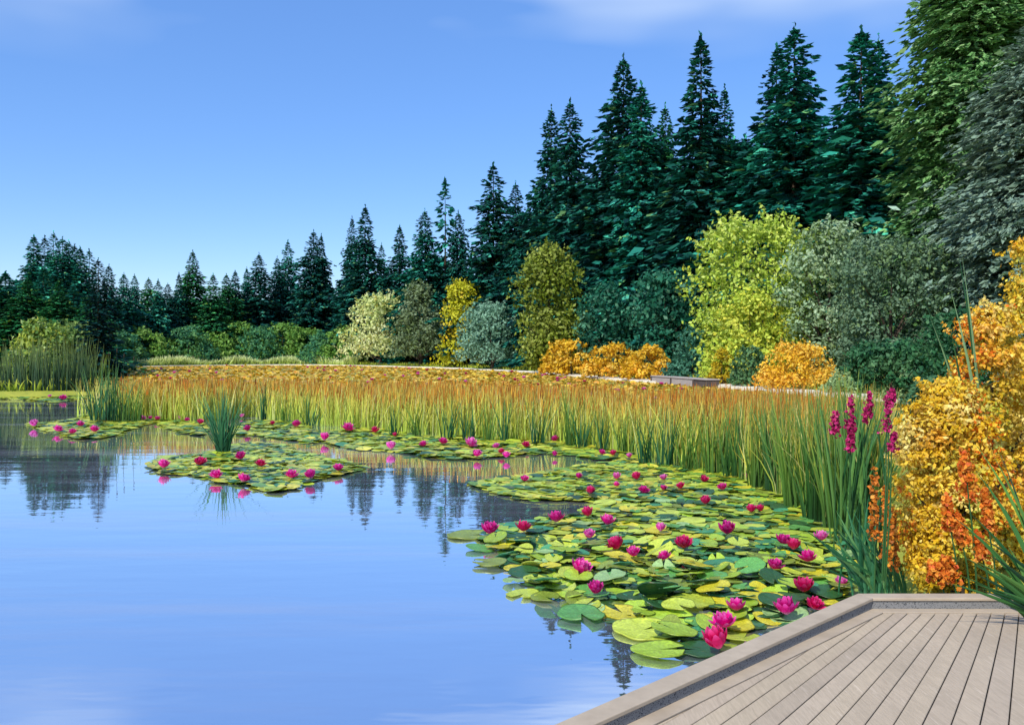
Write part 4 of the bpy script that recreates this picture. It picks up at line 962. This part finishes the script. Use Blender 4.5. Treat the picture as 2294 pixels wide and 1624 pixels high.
rust = P_(((206,122,44), 3), ((178,104,40), 2), ((222,150,50), 2))
for i, (px, a, b_, ln) in enumerate([(1958,1045,1210,0),(1985,1090,1245,4),(2003,1140,1280,4)]):
    spike_plant('orange_spire', f"rusty orange seed spire, {words[i]} from the left between reeds and golden shrub", 'flower', px, a, b_, 1330, 7.4, rust, 120+i, ln, .034, 130, 'rusty orange spires', .06)
# the big golden shrubs
goldn = P_(((228,186,36), 3), ((240,206,76), 2.6), ((210,172,36), 1.6), ((236,166,56), 1.0), ((204,200,84), 1.0), ((246,226,140), 1.2))
orn = lin(214,112,24); brn = lin(140,104,24); ygr = lin(190,196,70)
B('golden_shrub', 1992, 2264, 862, 7.7, 'oval', goldn, .036, 46000, 'orange-gold leafy shrub right behind the deck, lower one beside the reeds', 'shrub', zb_frac=.0, z0=.2, nl=90, lr=.25, depth=.75,
  patch=[(-.2,.62,.10,brn,.4),(-.55,.82,.10,brn,.4),(.1,.18,.28,ygr,.5),(.75,.55,.34,orn,.26),(-.85,.35,.16,orn,.35),(.3,.8,.24,orn,.14)])
B('golden_shrub', 2085, 2360, 700, 8.4, 'oval', goldn, .038, 32000, 'taller orange-gold shrub at the right edge behind the lower golden shrub', 'shrub', zb_frac=.0, z0=.2, nl=66, lr=.24, depth=.8, seed=901,
  patch=[(-.5,.75,.26,orn,.28),(.1,.6,.22,lin(170,140,40),.6),(-.2,.35,.3,ygr,.3)])
B('golden_shrub', 2190, 2440, 540, 9.2, 'cone', goldn, .042, 30000, 'tallest orange-gold shrub cut by the right edge of the view', 'shrub', zb_frac=.0, z0=.2, nl=66, lr=.26, depth=.8, seed=902,
  patch=[(-.45,.62,.2,orn,.26),(-.2,.8,.18,lin(214,204,80),.5)])
# a low fringe spilling over the kerb
B('golden_shrub', 2040, 2275, 1250, 6.65, 'low', P_(((206,168,24), 3), ((226,184,40), 2), ((170,140,30), 1.6), ((190,184,60), 1), ((96,130,70), .5)), .034, 11000, 'low golden foliage spilling over the back kerb of the deck', 'shrub', zb_frac=.0, z0=.2, nl=40, lr=.2, depth=.28, seed=903)
# orange sprays and grass in the deck's right corner
base = (3.50, 5.75, .46)
tips = [up(px, py, base[1]+dy) for px, py, dy in [(2132,1285,-.2),(2152,1295,-.15),(2140,1185,-.1),(2156,1235,-.1),(2172,1130,0),(2205,1180,.1),(2168,975,.1),(2215,1000,.1),(2262,1120,.1),(2230,1240,0),(2280,1200,.1),(2180,1250,-.2),(2195,1300,-.2),(2300,1150,0)]]
fan_plant('grass_clump', 'long arching dark green grass blades over the right end of the deck', 'grass', base, tips, .030, [lin(34,84,40), lin(60,108,50), lin(84,126,56), lin(28,70,44)], 9, fill=12, fillspread=.06)
for i, (px, a, b_, wd) in enumerate([(2118,1250,1300,.10),(2090,1262,1296,.09),(2120,1110,1190,.07),(2145,1150,1215,.07),(2160,1010,1120,.09),(2205,1095,1190,.06),(2190,1195,1250,.07)]):
    spike_plant('orange_flower_spray', f"red-orange flower spray, {['leftmost high','lowest left','left upper','left middle','topmost','rightmost upper','right lower'][i]} of those above the deck's right corner", 'flower', px, a, b_, 1345, 6.35, orng, 140+i, -30, .036, 150, 'red-orange flower sprays', wd)
# dark arching grass stems leaning over the grey-green tree, rooted behind the golden shrub
base = (4.45, 8.3, .3)
tips = [up(px, py, 8.0) for px, py in [(2072,735),(2082,706),(2112,640),(2150,560),(2140,690)]]
fan_plant('grass_clump', 'dark arching grass leaves leaning left above the golden shrub', 'grass', base, tips, .035, [lin(34,76,42), lin(50,92,52), lin(120,150,104)], 13, fill=2, fillspread=.05)
# ------------------------------------------------------------------ LIGHT, SKY, CAMERA
SUN_EL, SUN_AZ = R(44), R(212)          # azimuth clockwise from +Y: behind the viewer, to the left
w = bpy.data.worlds.new('World'); sc.world = w; w.use_nodes = True
nt = w.node_tree; nt.nodes.clear(); L = nt.links.new
out = N(nt, 'ShaderNodeOutputWorld'); bg = N(nt, 'ShaderNodeBackground'); bg.inputs['Strength'].default_value = .15
sky = N(nt, 'ShaderNodeTexSky'); sky.sky_type = 'NISHITA'; sky.sun_disc = False; sky.sun_elevation = SUN_EL; sky.sun_rotation = SUN_AZ
sky.air_density = 1.0; sky.dust_density = .3; sky.ozone_density = 3.0; sky.altitude = 300
hs = N(nt, 'ShaderNodeHueSaturation'); hs.inputs['Saturation'].default_value = 1.30; hs.inputs['Hue'].default_value = .511; L(sky.outputs[0], hs.inputs['Color'])
tc = N(nt, 'ShaderNodeTexCoord'); mp = N(nt, 'ShaderNodeMapping'); mp.inputs['Scale'].default_value = (1.2, 1.2, 3.6); mp.inputs['Location'].default_value = (.35, .2, .1); L(tc.outputs['Generated'], mp.inputs['Vector'])
nz = N(nt, 'ShaderNodeTexNoise'); nz.inputs['Scale'].default_value = 2.2; nz.inputs['Detail'].default_value = 3; nz.inputs['Roughness'].default_value = .45; L(mp.outputs[0], nz.inputs['Vector'])
mr = N(nt, 'ShaderNodeMapRange'); mr.inputs['From Min'].default_value = .44; mr.inputs['From Max'].default_value = .66; L(nz.outputs['Fac'], mr.inputs['Value'])
sx = N(nt, 'ShaderNodeSeparateXYZ'); L(tc.outputs['Generated'], sx.inputs[0])
m2 = N(nt, 'ShaderNodeMapRange'); m2.inputs['From Min'].default_value = .28; m2.inputs['From Max'].default_value = .36; m2.inputs['To Max'].default_value = .75; L(sx.outputs['Z'], m2.inputs['Value'])
mu = N(nt, 'ShaderNodeMath', operation='MULTIPLY'); L(mr.outputs[0], mu.inputs[0]); L(m2.outputs[0], mu.inputs[1])
mx = N(nt, 'ShaderNodeMix', data_type='RGBA'); L(mu.outputs[0], mx.inputs[0]); even = N(nt, 'ShaderNodeMix', data_type='RGBA'); even.inputs[0].default_value = .55; even.inputs[7].default_value = (.72, 1.34, 2.75, 1); L(hs.outputs[0], even.inputs[6]); L(even.outputs[2], mx.inputs[6]); mx.inputs[7].default_value = (2.6, 3.2, 4.2, 1)
L(mx.outputs[2], bg.inputs['Color']); L(bg.outputs[0], out.inputs[0])
sl = bpy.data.lights.new('sun', 'SUN'); sl.energy = 2.7; sl.angle = R(.5); sl.color = (1, .955, .88)
so_ = bpy.data.objects.new('sun', sl); COL.objects.link(so_)
dv = Vector((math.sin(SUN_AZ)*math.cos(SUN_EL), math.cos(SUN_AZ)*math.cos(SUN_EL), math.sin(SUN_EL)))
so_.rotation_euler = dv.to_track_quat('Z', 'Y').to_euler(); so_.location = dv*60
cam = bpy.data.cameras.new('camera'); cam.sensor_width = 36; cam.lens = 36*F/2294; cam.shift_y = (HY-812)/2294; cam.clip_start = .05; cam.clip_end = 8000
co = bpy.data.objects.new('camera', cam); COL.objects.link(co); co.location = (0, 0, EYE); co.rotation_euler = (R(90), 0, 0); sc.camera = co
sc.view_settings.view_transform = 'Standard'; sc.view_settings.look = 'None'; sc.view_settings.exposure = .8; sc.view_settings.gamma = 1
sc.render.engine = 'CYCLES'; sc.cycles.use_denoising = True; sc.cycles.max_bounces = 6; sc.cycles.transparent_max_bounces = 4
